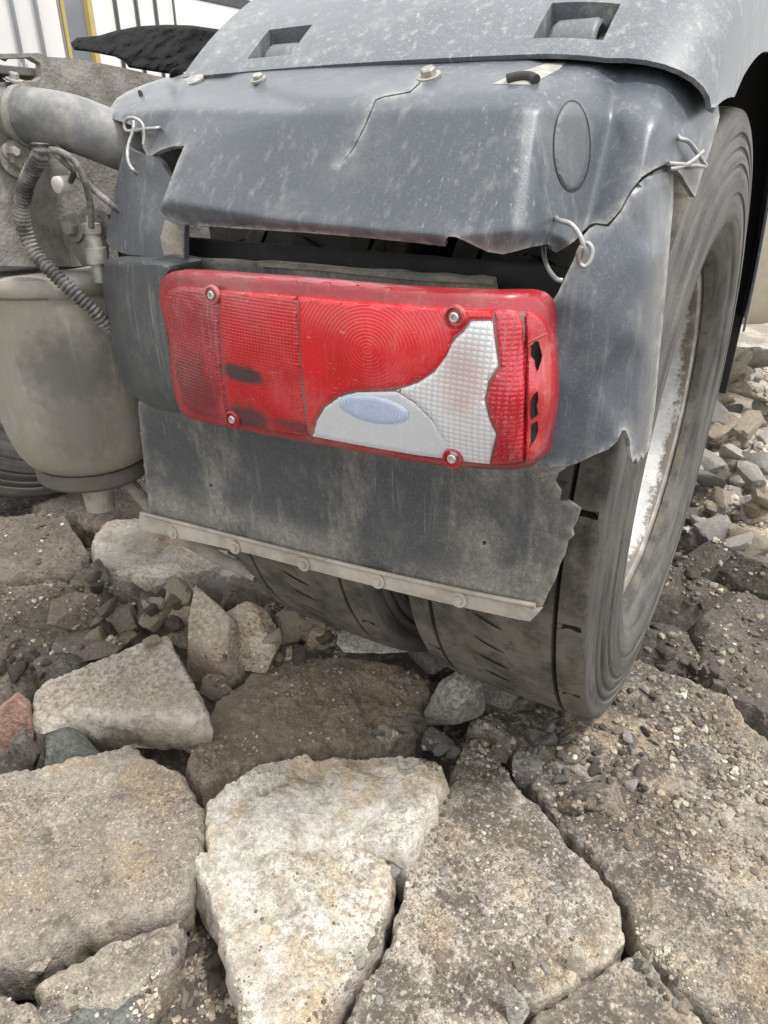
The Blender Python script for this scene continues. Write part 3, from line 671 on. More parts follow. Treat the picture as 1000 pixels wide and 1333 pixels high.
slab('limestone_rock', 'cream white boulder lying under the left end of the mud flap', [(118, 705), (124, 688), (150, 676), (182, 672), (230, 690), (290, 715), (328, 735), (322, 752), (270, 752), (210, 762), (150, 752), (126, 738)], .05, M['limestone'], amp=.018, rnd=0.03, drop=0.035, seed=12, cat='boulder', thick=.14, s=.010, gy=-.05, fac=1.5)
slab('broken_concrete', 'pale slab of the far road surface at the right edge', [(905, 598), (925, 580), (985, 570), (1060, 575), (1120, 600), (1090, 640), (1000, 628), (930, 640)], .0, M['limestone'], amp=.012, rnd=.05, drop=.03, seed=13, cat='slab', s=.018, thick=.10)
slab('broken_concrete', 'dark earth-covered slab behind the tyre at the right edge', [(905, 830), (912, 770), (940, 752), (1000, 748), (1090, 760), (1150, 860), (1080, 950), (1010, 935), (965, 915), (905, 878)], -.025, M['darksoil'], amp=.03, rnd=.06, drop=.04, seed=14, cat='slab', s=.012, thick=.12)
slab('concrete_chunk', 'dusty slab in the shadow below the air bellows', [(35, 660), (60, 636), (120, 625), (185, 640), (188, 668), (120, 676), (60, 664)], .0, M['brown'], amp=.012, rnd=.04, drop=.03, seed=15, cat='slab', s=.012, thick=.10)
slab('concrete_chunk', 'grey slab piece in the bottom left corner', [(-80, 1310), (0, 1286), (40, 1300), (56, 1330), (60, 1400), (-80, 1400)], .02, M['concrete_tan'], amp=.010, rnd=0.014, drop=0.012, seed=16, cat='slab')

# ---- loose stones that can be told apart
ST = [  # label, px, py, w, h, material, z, seed, deep
 ('reddish pink granite lump at the left edge beside the wedge block', 16, 938, 62, 82, 'redstone', -.03, 21, .8),
 ('dark green-grey square stone in front of the wedge block', 96, 972, 72, 48, 'greenstone', -.02, 22, .8),
 ('dark leaning stone between the pink granite and the green-grey stone', 36, 984, 40, 56, 'asphalt', -.03, 23, .8),
 ('tan stone standing right of the dark lumps, under the white boulder', 244, 796, 62, 72, 'tanstone', -.02, 24, .8),
 ('tall rough tan stone, second of the row right of the dark lumps', 274, 832, 66, 104, 'tanstone', -.02, 25, .7),
 ('rounded tan stone next to the brown slab, under the flap', 330, 834, 62, 76, 'tanstone', -.02, 26, .8),
 ('brown stone lying behind the rounded tan stone', 328, 778, 76, 52, 'brown', -.02, 27, .8),
 ('small brown stone in the dark gap under the inner tyre', 390, 808, 52, 56, 'brown', -.03, 28, .8),
 ('pale square-edged stone touching the inner tyre from below', 492, 834, 92, 52, 'palestone', -.02, 29, .8),
 ('black asphalt lump below the white boulder', 176, 790, 40, 62, 'asphalt', -.02, 30, .8),
 ('dark brown asphalt lump left of the tan stones', 205, 806, 42, 72, 'asphalt', -.02, 31, .8),
 ('dark lump at the right end of the upper left slab', 130, 772, 46, 46, 'asphalt', -.01, 32, .8),
 ('brown grey wedge behind the wedge block', 122, 846, 92, 44, 'brown', -.01, 33, .7),
 ('brown cracked lump on the edge of the lower left slab', 106, 806, 72, 66, 'brown', -.02, 34, .8),
 ('grey angular stone standing in the centre beside the brown slab', 590, 918, 74, 74, 'greystone', -.01, 35, .55),
 ('grey wedge stuck under the tread of the outer tyre', 640, 893, 78, 50, 'greystone', -.01, 36, .7),
 ('grey stone in the shade under the gap between both tyres', 566, 850, 84, 44, 'greystone', -.03, 37, .8),
 ('dark flat stone below the grey angular stone', 573, 968, 42, 34, 'asphalt', -.01, 38, .8),
 ('rounded tan pebble in the hollow at the end of the brown slab', 505, 962, 26, 30, 'tanstone', -.01, 39, .8),
 ('grey stone in the joint right of the grey angular stone', 685, 1005, 36, 42, 'greystone', -.01, 40, .8),
 ('flat stone at the top of the long centre slab', 656, 975, 30, 34, 'brown', .0, 41, .8),
 ('dark block of earth right of the tyre, beside the cream stones', 912, 732, 62, 62, 'darksoil', -.04, 42, .9),
 ('dark rounded earth lump right of the tyre at the slab edge', 872, 790, 86, 96, 'darksoil', -.05, 43, .9),
 ('dark earth lump in the hollow next to the tyre bottom', 862, 850, 78, 66, 'darksoil', -.06, 44, .9),
 ('brown earth lump at the right edge above the dark slab', 975, 748, 76, 60, 'darksoil', -.04, 45, .9),
 ('cracked grey boulder on the far rubble right of the tyre', 935, 660, 62, 56, 'greystone', -.02, 46, .9),
 ('cracked pale boulder at the right edge beside the grey one', 984, 668, 62, 60, 'palestone', -.02, 47, .9),
 ('dark grey broken stone in the bottom left corner', 150, 1324, 90, 40, 'greenstone', -.02, 48, .8),
 ('grey broken stone left of the dark corner stone', 78, 1318, 60, 40, 'greystone', -.02, 49, .8),
 ('flat chip in the crack of the left slab', 38, 1252, 52, 34, 'concrete_tan', -.02, 50, .6),
 ('tan slab stone in front of the far rubble at the right edge', 985, 708, 90, 30, 'tanstone', -.02, 51, .8),
 ('pale stone standing in the joint below the centre slab', 752, 1252, 24, 36, 'tanstone', .0, 52, .7),
 ('pale flat chip lying on the corner of the centre slab', 672, 1310, 30, 42, 'palestone', .01, 53, .7),
 ('brown clod crumbling beside the tyre on the rubble slab', 778, 1040, 62, 50, 'brown', -.02, 54, .8),
 ('brown crumbly lump between the upper left slab and the black lumps', 118, 752, 44, 40, 'brown', -.01, 56, .8),
 ('dark split stone leaning on the back of the wedge block', 158, 812, 44, 52, 'brown', -.01, 57, .8),
 ('black splinter between the wedge block and the lower left slab', 78, 868, 54, 34, 'asphalt', -.01, 58, .8),
 ('brown stone wedged between two tan stones under the white boulder', 216, 776, 44, 40, 'brown', -.03, 59, .8),
 ('grey brown stone in the row under the inner tyre', 356, 812, 40, 46, 'brown', -.03, 60, .8),
 ('tan stone under the inner tyre, right of the grey brown one', 420, 826, 44, 40, 'tanstone', -.03, 71, .8),
 ('pale small stone in front of the tan stone under the inner tyre', 372, 852, 36, 26, 'tanstone', -.03, 72, .8),
 ('tan stone at the right corner of the wedge block', 284, 892, 36, 34, 'brown', -.03, 73, .8),
 ('crumbled brown clod beside the cracked clod on the rubble slab', 742, 1046, 36, 34, 'brown', -.01, 74, .8),
 ('dark clod on the rubble slab near the tyre', 745, 985, 44, 32, 'darksoil', -.01, 75, .8),
 ('brown clod in front of the outer tyre', 700, 960, 40, 30, 'darksoil', -.01, 76, .8),
 ('broad pale block at the right edge high in the far rubble', 985, 505, 74, 44, 'palestone', .0, 81, .9),
 ('pale broken block beside the tyre in the far rubble', 935, 560, 66, 50, 'palestone', -.01, 82, .9),
 ('tan block between the pale far slab and the tyre', 912, 622, 54, 48, 'tanstone', -.01, 83, .9),
 ('whitish angular block under the far slab at the right edge', 960, 618, 60, 44, 'palestone', -.01, 84, .9),
 ('tan angular block below the cracked boulders', 935, 702, 66, 42, 'tanstone', -.02, 85, .9),
 ('grey angular block high in the far rubble beside the tyre', 955, 480, 50, 36, 'greystone', .0, 86, .9),
 ('brown clod in the rubble right of the joint', 812, 1082, 34, 22, 'brown', -.005, 55, .8),
]
for (lb, px, py, w, h, mt, z, sd_, dp) in ST: stone(lb, px, py, w * 1.15, h * 1.12, M[mt], z + (.03 if py < 900 and px < 560 else 0), sd_, deep=dp, sub=4 if w * h < 3500 else 5)

# ---- copies of a few small stones: countable rubble in the gaps and on the far side
VAR = []
for k in range(8):
    V, F = rock_mesh(100 + k, 3, 8, .12); me = bpy.data.meshes.new('stone_shape'); me.from_pydata([tuple(v) for v in V], [], F); me.update()
    me.polygons.foreach_set('use_smooth', [True] * len(me.polygons)); me.set_sharp_from_angle(angle=R(26)); VAR.append(me)
VM = {}
def small(label, group, P, r, mt, name='stone'):
    k = rng.randrange(8)
    if (k, mt) not in VM: q = VAR[k].copy(); q.materials.append(M[mt]); VM[(k, mt)] = q
    o = bpy.data.objects.new(name, VM[(k, mt)]); COL.objects.link(o)
    o.location = tuple(P); o.scale = (r, r * rng.uniform(.65, 1), r * rng.uniform(.5, .85)); o.rotation_euler = (rng.uniform(-.5, .5), rng.uniform(-.5, .5), rng.uniform(0, 6.3))
    tag(o, label, 'stone', group); return o
bvh = BVHTree.FromPolygons([tuple(v) for v in np.vstack(COLL_V)], COLL_F)
def drop_at(px, py):
    d = ray(px, py); h = bvh.ray_cast(Vector(CP), Vector(d).normalized()); return h[0]
def in_poly(poly, n):
    poly = np.asarray(poly, float); lo, hi = poly.min(0), poly.max(0); out = []
    while len(out) < n:
        p = nrg.uniform(lo, hi, (1, 2))
        if pts_inside(p, poly)[0]: out.append(p[0])
    return out
AREAS = [ # polygon, count, px size range, materials, label, group
 ([(232, 1205), (262, 1160), (285, 1215), (318, 1333), (180, 1333), (190, 1290)], 40, (10, 34), ['tanstone', 'greystone', 'palestone', 'brown'], 'stone in the gap between the left slab and the white rock', 'stones in the gap by the white rock'),
 ([(480, 950), (560, 930), (600, 955), (590, 990), (500, 990)], 16, (10, 26), ['asphalt', 'greystone', 'tanstone', 'palestone'], 'stone in the hollow above the white ledge', 'stones in the hollow above the ledge'),
 ([(700, 930), (840, 880), (880, 1000), (800, 1080), (700, 1010)], 60, (10, 26), ['brown', 'tanstone', 'darksoil', 'palestone', 'greystone'], 'stone strewn on the rubble slab below the tyre', 'stones strewn on the rubble slab'),
 ([(880, 640), (905, 480), (1000, 450), (1000, 720), (880, 700)], 85, (14, 66), ['palestone', 'palestone', 'tanstone', 'tanstone', 'greystone'], 'stone in the far rubble behind the tyre', 'stones of the far rubble'),
 ([(120, 740), (240, 770), (230, 850), (120, 830)], 16, (26, 62), ['asphalt', 'brown', 'brown', 'tanstone'], 'lump among the broken asphalt on the left', 'lumps of broken asphalt'),
 ([(360, 790), (450, 800), (450, 850), (350, 860)], 24, (22, 60), ['brown', 'tanstone', 'tanstone'], 'stone in the gap under the inner tyre', 'stones under the inner tyre'),
 ([(820, 1190), (850, 1240), (940, 1333), (900, 1333), (800, 1240)], 26, (9, 22), ['tanstone', 'palestone', 'greystone', 'brown'], 'stone in the joint of the bottom right slabs', 'stones in the bottom right joint'),
 ([(840, 760), (900, 700), (930, 800), (1000, 930), (850, 870)], 20, (12, 34), ['darksoil', 'darksoil', 'brown'], 'clod in the hollow right of the tyre', 'clods right of the tyre'),
 ([(0, 840), (70, 850), (50, 900), (0, 900)], 8, (14, 34), ['brown', 'asphalt'], 'stone above the pink granite', 'stones above the pink granite'),
 ([(520, 1100), (540, 1150), (480, 1270), (430, 1333), (410, 1333), (480, 1240)], 14, (9, 20), ['tanstone', 'palestone'], 'stone in the joint between white rock and centre slab', 'stones in the centre joint'),
 ([(560, 1130), (700, 1090), (780, 1180), (680, 1300), (480, 1320)], 22, (9, 20), ['palestone', 'tanstone'], 'chip lying on the long centre slab', 'chips on the centre slab'),
 ([(80, 1030), (200, 1040), (200, 1140), (60, 1180)], 8, (8, 12), ['palestone'], 'pebble on the large left slab', 'pebbles on the left slab'),
]
NAMEC = dict(tanstone='tan', greystone='grey', palestone='whitish', brown='brown', asphalt='black', darksoil='dark earthen')
for poly, n, (a, c_), mats, lb, gr in AREAS:
    for p in in_poly(poly, n):
        h = drop_at(*p)
        if h is None: continue
        t = (np.array(h) - CP) @ _f; r = (a + (c_ - a) * rng.random() ** 2.2) / 2 * t / FPX
        mt = rng.choice(mats); big = ('large', 'middling', 'little')[0 if r * 2 * FPX / t > a + .6 * (c_ - a) else 1 if r * 2 * FPX / t > a + .25 * (c_ - a) else 2]
        small(big + ' ' + NAMEC[mt] + ' ' + lb, gr, np.array(h) + (0, 0, r * .25), r, mt, 'pebble' if c_ <= 26 else 'stone')
# ---- gravel and crumbs (nobody could count them)
def gravel(name, label, spots, seed):
    rg = np.random.default_rng(seed); bm = bmesh.new(); bmesh.ops.create_icosphere(bm, subdivisions=1, radius=1)
    BV = np.array([v.co for v in bm.verts]); BF = np.array([[v.index for v in f.verts] for f in bm.faces]); bm.free()
    V = []; F = []; Cc = []; off = 0
    pal = np.array([(.54, .49, .40), (.42, .35, .26), (.26, .222, .172), (.16, .134, .104), (.10, .086, .068), (.32, .262, .19)])
    for poly, n, (a, c_), wts in spots:
        cand = np.array(in_poly(poly, n * 2)); cl_ = fbm(np.column_stack([cand, np.zeros(len(cand))]), 1 / 55, 4, .6) + rg.normal(size=len(cand)) * .07
        for p in cand[np.argsort(-cl_)[:n]]:
            h = drop_at(*p)
            if h is None: continue
            t = (np.array(h) - CP) @ _f; r = (a + (c_ - a) * rg.random() ** 4) / 2 * t / FPX
            q = BV * (1 + rg.uniform(-.3, .3, (len(BV), 1))) * (rg.uniform(.7, 1.2), rg.uniform(.7, 1.2), rg.uniform(.5, .9)) * r
            an = rg.uniform(0, 6.28); cs, sn = math.cos(an), math.sin(an)
            q = np.column_stack([q[:, 0] * cs - q[:, 1] * sn, q[:, 0] * sn + q[:, 1] * cs, q[:, 2]])
            V.append(q + np.array(h) + (0, 0, r * .15)); F.append(BF + off); off += len(BV)
            col = pal[rg.choice(6, p=np.array(wts) / sum(wts))] * rg.uniform(.75, 1.2); Cc.append(np.repeat(np.append(col, 1)[None], len(BV), 0))
    V = np.vstack(V); F = np.vstack(F); Cc = np.vstack(Cc)
    o = obj(name, V, F, M['gravel'], None, smooth=False)
    at = o.data.color_attributes.new('col', 'FLOAT_COLOR', 'POINT'); at.data.foreach_set('color', Cc.ravel())
    tag(o, label, 'gravel', kind='stuff')
gravel('gravel', 'loose gravel and crumbs scattered over slabs and gaps', [
 ([(610, 940), (830, 860), (1000, 950), (1000, 1140), (860, 1120), (760, 1110), (680, 1000)], 1500, (2.2, 12), (1, 2, 3, 5, 4, 3)),
 ([(880, 930), (1000, 980), (1000, 1100), (860, 1040)], 420, (3, 14), (3, 3, 3, 4, 4, 2)),
 ([(760, 1110), (1000, 1100), (1000, 1333), (930, 1333), (830, 1200)], 500, (1.8, 7), (2, 3, 3, 3, 2, 3)),
 ([(596, 992), (820, 1220), (640, 1340), (440, 1340), (530, 1110)], 900, (1.8, 8), (2, 3, 3, 4, 3, 3)),
 ([(232, 1195), (262, 1150), (330, 1333), (160, 1333)], 800, (3, 12), (3, 3, 3, 3, 1, 4)),
 ([(500, 960), (600, 940), (690, 1020), (560, 1000)], 350, (3, 12), (2, 2, 3, 4, 3, 2)),
 ([(0, 1010), (260, 1040), (230, 1180), (0, 1250)], 380, (1.5, 5), (3, 2, 2, 2, 2, 2)),
 ([(240, 990), (330, 870), (550, 870), (540, 960), (300, 1020)], 420, (1.5, 7), (1, 2, 2, 2, 1, 5)),
 ([(250, 1110), (500, 1100), (420, 1333), (330, 1333)], 260, (1.5, 6), (3, 3, 2, 2, 2, 2)),
 ([(0, 660), (120, 680), (130, 830), (0, 900)], 420, (1.5, 9), (3, 1, 2, 3, 4, 3)),
 ([(120, 750), (230, 790), (210, 822), (130, 850)], 160, (3, 10), (1, 1, 2, 4, 4, 3)),
 ([(260, 850), (360, 780), (450, 800), (450, 856), (330, 872), (280, 900)], 260, (3, 11), (1, 2, 3, 3, 1, 5)),
 ([(840, 700), (1000, 700), (1000, 940), (840, 870)], 650, (2, 12), (1, 1, 2, 4, 4, 3)),
 ([(880, 700), (910, 480), (1000, 450), (1000, 720)], 700, (4, 16), (5, 5, 3, 1, 0, 3)),
 ([(400, 1330), (530, 1110), (540, 1160), (460, 1333)], 220, (3, 9), (2, 3, 3, 3, 2, 3)),
 ([(800, 1180), (830, 1190), (960, 1333), (900, 1333)], 220, (3, 9), (3, 3, 3, 2, 1, 3)),
 ([(0, 1280), (200, 1290), (180, 1333), (0, 1333)], 160, (3, 9), (2, 2, 3, 3, 2, 2)),
], 5)
# ================================================================== TRUCK
WY, WZ = 1.248, .507
truck = empty('truck', (-.63, WY, 0)); tag(truck, 'rear right corner of a dusty grey lorry with cracked mudguard and red tail light', 'truck')

# ---- wheels
def tyre_profile():
    # (x from tyre centre towards outboard, radius); closed loop, tread with four grooves
    half = [(.0, .5035), (.0885, .502), (.089, .490), (.095, .490), (.0955, .5018), (.101, .5014), (.102, .5013), (.108, .5008), (.114, .500), (.120, .4995), (.1265, .4985), (.1315, .496), (.1345, .490), (.137, .482),
            (.1380, .474), (.1385, .468), (.1360, .466), (.1360, .462), (.1395, .459), (.1405, .450), (.1380, .448), (.1380, .444), (.1420, .441), (.1440, .428), (.1415, .426), (.1415, .422), (.1455, .419), (.1475, .405), (.1475, .390), (.1450, .388), (.1450, .384), (.1465, .381), (.145, .362), (.1415, .346), (.138, .343), (.1375, .338), (.130, .322), (.116, .306), (.103, .298)]
    return [(-x, r) for x, r in half[:0:-1]] + half
def densprof(p, h):
    return [tuple(q) for q in densify(np.array(p), h, False)]
def make_wheel(cx, parent, outer, full=True):
    wroot = empty('wheel', (cx, WY, WZ), parent)
    prof = densprof(tyre_profile(), .009); seg = 640 if full else 96
    V, F = lathe_mesh(prof, seg, (cx, WY, WZ), 'x', False)
    n = len(prof); xs = np.array([p[0] for p in prof]); rs = np.array([p[1] for p in prof])
    V = V.reshape(seg, n, 3); cut = np.zeros((seg, n), bool)
    if full:
        for i in range(seg):
            rad = V[i] - np.array([cx, WY, WZ]); rad[:, 0] = 0; rad /= np.linalg.norm(rad, axis=1)[:, None]
            dd = np.zeros(n)
            for s_ in (-1, 1):
                k = (xs * s_ > .1005) & (xs * s_ < .1262) & (rs > .49)
                dd[k & (i % 34 < 1)] = .010
                k = (xs * s_ > .107) & (xs * s_ < .1145) & (rs > .49) & ((i % 34) < 14); dd[k] = np.maximum(dd[k], .003)
            cut[i] = dd > .005
            dd += .0016 * fbm(V[i] * 1.0, 30, 3) * (rs > .48)
            V[i] -= rad * dd[:, None]
    V = V.reshape(-1, 3)
    t = obj('tyre', V, F, M['tread'], wroot, split=45)
    t.data.materials.append(M['sidewall']); t.data.materials.append(M['groove'])
    mi = []
    gr = [abs(abs(xs[k]) - .092) < .0035 and rs[k] < .4945 and rs[k] > .485 for k in range(n)]
    for f in F:
        k = f[0] % n; r_ = (rs[k] + rs[(k + 1) % n]) / 2
        mi.append(1 if (r_ < .4945 and abs(xs[k]) > .12) else (2 if (gr[k] and gr[(k + 1) % n]) or cut[f[0] // n, k] else 0))
    t.data.polygons.foreach_set('material_index', mi); recalc(t)
    if full:                                     # dark raised ribbons painting the shade of worn zigzag cuts, one joined piece
        CV = []; CF = []; rg = random.Random(int(-cx * 1000))
        for k in range(64):
            a0 = 2 * math.pi * k / 64
            for pts in (((-.084, .0), (-.058, .020), (-.034, .006)), ((.030, .010), (.056, .030), (.084, .014)), ((-.024, .028), (.022, .046)), ((-.060, .040), (-.030, .028)), ((.040, .046), (.074, .038))):
                if rg.random() < .12: continue
                pp = densify(np.array(pts) + np.array([rg.uniform(-.004, .004), rg.uniform(-.004, .004)]), .006, False); w = rg.uniform(.0016, .0030); b0 = len(CV); lo = rg.random() * .3
                for q, (x_, s_) in enumerate(pp):
                    ww = w * min(1, .3 + 3 * min(q, len(pp) - 1 - q) / len(pp)); a = a0 + s_ / .503
                    for e_ in (-ww, ww):
                        an = a + e_ / .503; rr_ = .5052 - .016 * x_ ** 2 / .0078
                        CV.append((cx + x_, WY + rr_ * math.cos(an), WZ + rr_ * math.sin(an)))
                for q in range(len(pp) - 1): CF.append((b0 + 2 * q, b0 + 2 * q + 1, b0 + 2 * q + 3, b0 + 2 * q + 2))
        tag(obj('dark_cut_ribbons', CV, CF, M['groove'], wroot), kind='stuff')
    # rim: flange, barrel, dished disc
    s = 1 if outer else -1
    pr = [(.103, .300), (.105, .303), (.1025, .306), (.099, .304), (.097, .293), (.094, .287), (.085, .283), (.055, .281), (.045, .274), (-.02, .268), (-.06, .262), (-.075, .25)]
    pr2 = [(-.078, .245), (-.085, .21), (-.060, .17), (-.05, .14), (-.05, .09), (.06, .085), (.075, .07), (.078, .0)]
    V, F = lathe_mesh([(x * s, r_) for x, r_ in pr], 120, (cx, WY, WZ), 'x'); rm = recalc(obj('rim', V, F, M['rim'], wroot, split=50))
    rm.data.materials.append(M['flange']); rm.data.polygons.foreach_set('material_index', [1 if (i % (len(pr) - 1)) < 5 else 0 for i in range(len(F))])
    V, F = lathe_mesh([(x * s, r_) for x, r_ in pr2], 72, (cx, WY, WZ), 'x'); recalc(obj('wheel_disc', V, F, M['rail'], wroot, split=50))
    for k in range(10):
        q = k * math.pi / 5; hexbolt('wheel_nut', (cx - .056 * s, WY + .155 * math.cos(q), WZ + .155 * math.sin(q)), (s, 0, 0), .016, .03, M['steel'], wroot)
    return wroot
make_wheel(-.2865, truck, True)
make_wheel(-.6315, truck, False)
make_wheel(-1.99, truck, True, False)
make_wheel(-2.335, truck, False, False)
# axle, rails and unseen underbody between the wheels, added to darken beneath
V, F = tube_mesh([(-2.2, WY, WZ), (-.35, WY, WZ)], .085, 20); obj('axle', V, F, M['dark'], truck, split=50)

# ---- upper mudguard cover: an arch round the wheels with an outer skirt and two latch recesses
def cover():
    R0 = .703; phis = list(np.radians(np.concatenate([np.linspace(131.2, 118, 34), np.linspace(117.6, 96, 40), np.linspace(94, 8, 50)])))
    for a0, a1 in ((124.6, 129.2),):
        phis += list(np.radians([a0 - .12, a0, a1, a1 + .12]))
    phis = np.array(sorted(set(phis), reverse=True))
    xs = list(np.linspace(-.770, -.225, 60)); REC = ((-.672, -.606), (-.304, -.236))
    for a, b in REC: xs += [a - .0008, a, b, b + .0008]
    xs = np.array(sorted(set(np.round(xs, 5)))); V = []; NS = 0
    for ph in phis:
        row = []
        for x in xs:
            r = R0 + .004 * math.cos((x + .5) * 6)
            if x > -.30: r -= (x + .30) ** 2 * 1.2
            deg = math.degrees(ph)
            for a, b in REC:
                if a <= x <= b and 124.6 <= deg <= 129.2: r -= .024
            row.append((x, WY + r * math.cos(ph), WZ + r * math.sin(ph)))
        x0, re = xs[-1], R0 + .004 * math.cos((xs[-1] + .5) * 6) - (xs[-1] + .30) ** 2 * 1.2
        deg = math.degrees(ph)
        L = .055 + .055 * np.clip((131.2 - deg) / 9.0, 0, 1) + .025 * np.clip((118 - deg) / 20, 0, 1)                              # skirt depth grows behind the notch
        for k in range(1, 9): q = k / 8 * math.pi / 2; row.append((x0 + .095 * math.sin(q), WY + (re - .055 * (1 - math.cos(q))) * math.cos(ph), WZ + (re - .055 * (1 - math.cos(q))) * math.sin(ph)))
        for k in range(1, 8): rr = re - .055 - (L - .055) * k / 7; row.append((x0 + .095 + .004 * k / 7, WY + rr * math.cos(ph), WZ + rr * math.sin(ph)))
        NS = len(row); V += row
    V = np.array(V); F = []
    for i in range(len(phis) - 1):
        for k in range(NS - 1): F.append((i * NS + k, i * NS + k + 1, (i + 1) * NS + k + 1, (i + 1) * NS + k))
    o = recalc(obj('mudguard_cover', V, F, M['cover'], truck))
    s = o.modifiers.new('thickness', 'SOLIDIFY'); s.thickness = .005; s.offset = -1
    e = o.modifiers.new('split', 'EDGE_SPLIT'); e.split_angle = R(40)
    # rubber latches in the recesses
    for a, b in REC:
        p = []
        for deg, dr in ((128.9, -.022), (128.5, -.012), (127.4, -.007), (126.2, -.009), (125.0, -.022)):
            r = R0 + dr; p.append((0, WY + r * math.cos(R(deg)), WZ + r * math.sin(R(deg))))
        p = smooth_poly(p, 5, False); V = []; F = []; w0, w1 = a + .008, b - .010
        for q in p: V += [(w0, q[1], q[2]), (w0 + .006, q[1] - .001, q[2] + .003), (w1 - .006, q[1] - .001, q[2] + .003), (w1, q[1], q[2])]
        for i in range(len(p) - 1):
            for k in range(3): F.append((i * 4 + k, i * 4 + k + 1, i * 4 + 5 + k, i * 4 + 4 + k))
        l = recalc(obj('latch', V, F, M['bracket'], o)); l.modifiers.new('t', 'SOLIDIFY').thickness = .006
    return o
cover()

# ---- rear mudguard shell
SH = FACE([
 (120, 100, .80), (130, 150, .700), (140, 180, .690), (190, 215, .672), (215, 100, .815), (258, 84, .845), (232, 118, .722), (232, 140, .690), (234, 190, .655), (216, 262, .620), (200, 274, .622), (212, 288, .632),
 (400, 70, .860), (400, 106, .725), (400, 126, .684), (400, 146, .664), (400, 292, .603), (400, 306, .616),
 (570, 64, .860), (572, 102, .720), (575, 122, .680), (578, 142, .660), (580, 309, .597), (580, 323, .610),
 (690, 60, .860), (686, 98, .720), (682, 118, .682), (678, 140, .662), (664, 300, .604), (660, 335, .612),
 (712, 100, .728), (708, 120, .690), (702, 145, .668), (688, 300, .614), (684, 335, .622),
 (738, 100, .745), (734, 130, .705), (730, 150, .690), (712, 300, .648), (706, 335, .652),
 (812, 72, .850), (806, 110, .790), (798, 150, .752), (764, 290, .700), (740, 340, .690),
 (830, 72, .846), (824, 110, .784), (814, 150, .742), (780, 290, .690), (760, 330, .685),
 (868, 60, .865), (866, 110, .800), (856, 160, .742), (836, 235, .708), (820, 290, .695),
 (905, 70, .905), (905, 120, .850), (895, 170, .800), (880, 225, .775), (860, 290, .760),
 (950, 90, .960), (950, 150, .915), (930, 210, .880), (912, 270, .860)], lambda p: 6.5 + 9 * np.clip((p[:, 0] - 770) / 50, 0, 1))
crack = [(548, 104), (546.5, 110), (534, 121), (500, 127), (490, 131), (476, 165), (460, 195), (441, 216), (459, 194), (474, 164), (488.5, 129.5), (500, 125), (533, 119), (544.5, 108.5)]
crack2 = [(241, 187), (252, 191.5), (262, 191), (270, 187), (281, 177), (271, 189), (263, 193.5), (251, 194), (241, 190)]
shell_out = [(139, 153), (143, 141), (152, 128), (168, 118), (190, 109), (215, 101), (240, 94), (262, 84), (400, 77), (560, 72), (700, 67), (800, 64), (862, 64), (885, 68), (905, 82), (925, 112), (935, 138), (937, 152), (930, 178), (921, 206), (912, 234), (905, 257), (898, 246), (886, 226), (870, 212),
 (850, 221), (836, 230), (824, 244), (816, 256), (808, 272), (800, 282), (790, 292), (776, 290), (768, 292), (760, 300), (750, 312), (738, 321), (724, 329), (719, 326), (718, 319), (712, 318), (690, 322), (672, 327), (655, 331), (636, 328), (622, 322), (604, 313), (592, 308), (584, 308), (579, 314), (580, 321), (540, 316), (470, 309), (400, 303), (320, 298), (260, 294), (234, 291), (218, 283), (210, 276), (210, 266), (222, 234), (232, 208), (240, 190), (226, 190), (210, 195), (193, 205), (186, 192), (184, 170), (165, 160)]
shell = sheet('rear_mudguard', shell_out, SH, M['fender'], truck, h=4, thick=.005, holes=[crack], split=42)
# round cover disc set into the side of the shell, with its groove
el = [(745 + 23 * math.cos(a), 190 + 58 * math.sin(a)) for a in np.linspace(0, 2 * math.pi, 48, endpoint=False)]
sheet('cover_disc', el, SH, M['disc'], truck, h=4, thick=.006, off=-.0022, edge=(4, .002), skirt=True)
el2 = [(745 + 24.6 * math.cos(a), 190 + 60 * math.sin(a)) for a in np.linspace(0, 2 * math.pi, 48, endpoint=False)]
el3 = [(745 + 23.4 * math.cos(a), 190 + 58.6 * math.sin(a)) for a in np.linspace(0, 2 * math.pi, 48, endpoint=False)]
sheet('disc_seam', el2, SH, M['black'], truck, h=5, thick=.001, off=-.0008, holes=[el3])
# top fittings
up = np.array([0, -.45, .9])
hexbolt('bolt', SH.pos((559, 101), -.001)[0], up, .0078, .009, M['steel'], truck, 1.5)
hexbolt('bolt', SH.pos((337, 105), -.001)[0], up, .0065, .007, M['steel'], truck, 1.4)
sheet('catch_plate', [(641, 109), (668, 97), (712, 82), (738, 80), (728, 90), (690, 110)], SH, M['steel'], truck, h=4, thick=.003, off=-.003, edge=(4, .002))
tube('catch_lever', [SH.pos(q, -.010)[0] for q in ((660, 103), (676, 100), (690, 100), (698, 104))], .0045, M['dark'], truck, 10)
hexbolt('bolt', SH.pos((252, 106), -.001)[0], up, .009, .003, M['steel'], truck, 1.6)

# ---- lower left piece of the shell
LL = TPS([(140, 200, .685), (150, 240, .678), (138, 310, .672), (200, 215, .672), (195, 300, .652), (238, 335, .650), (222, 230, .668), (160, 330, .66)])
sheet('mudguard_corner', [(163, 190), (172, 196), (186, 201), (200, 203), (210, 211), (217, 224), (228, 238), (240, 246), (241, 270), (240, 302), (240, 336), (200, 335), (165, 331), (146, 325), (138, 314), (141, 296), (148, 255), (156, 215)], LL, M['bracket'], truck, h=4, thick=.008, skirt=True)
sheet('mud_crust', [(214, 284), (233, 294), (239, 302), (240, 335), (214, 334), (208, 310)], LL, M['mud'], truck, h=3, thick=.002, off=-.003, rough=.006, edge=(4, .003))

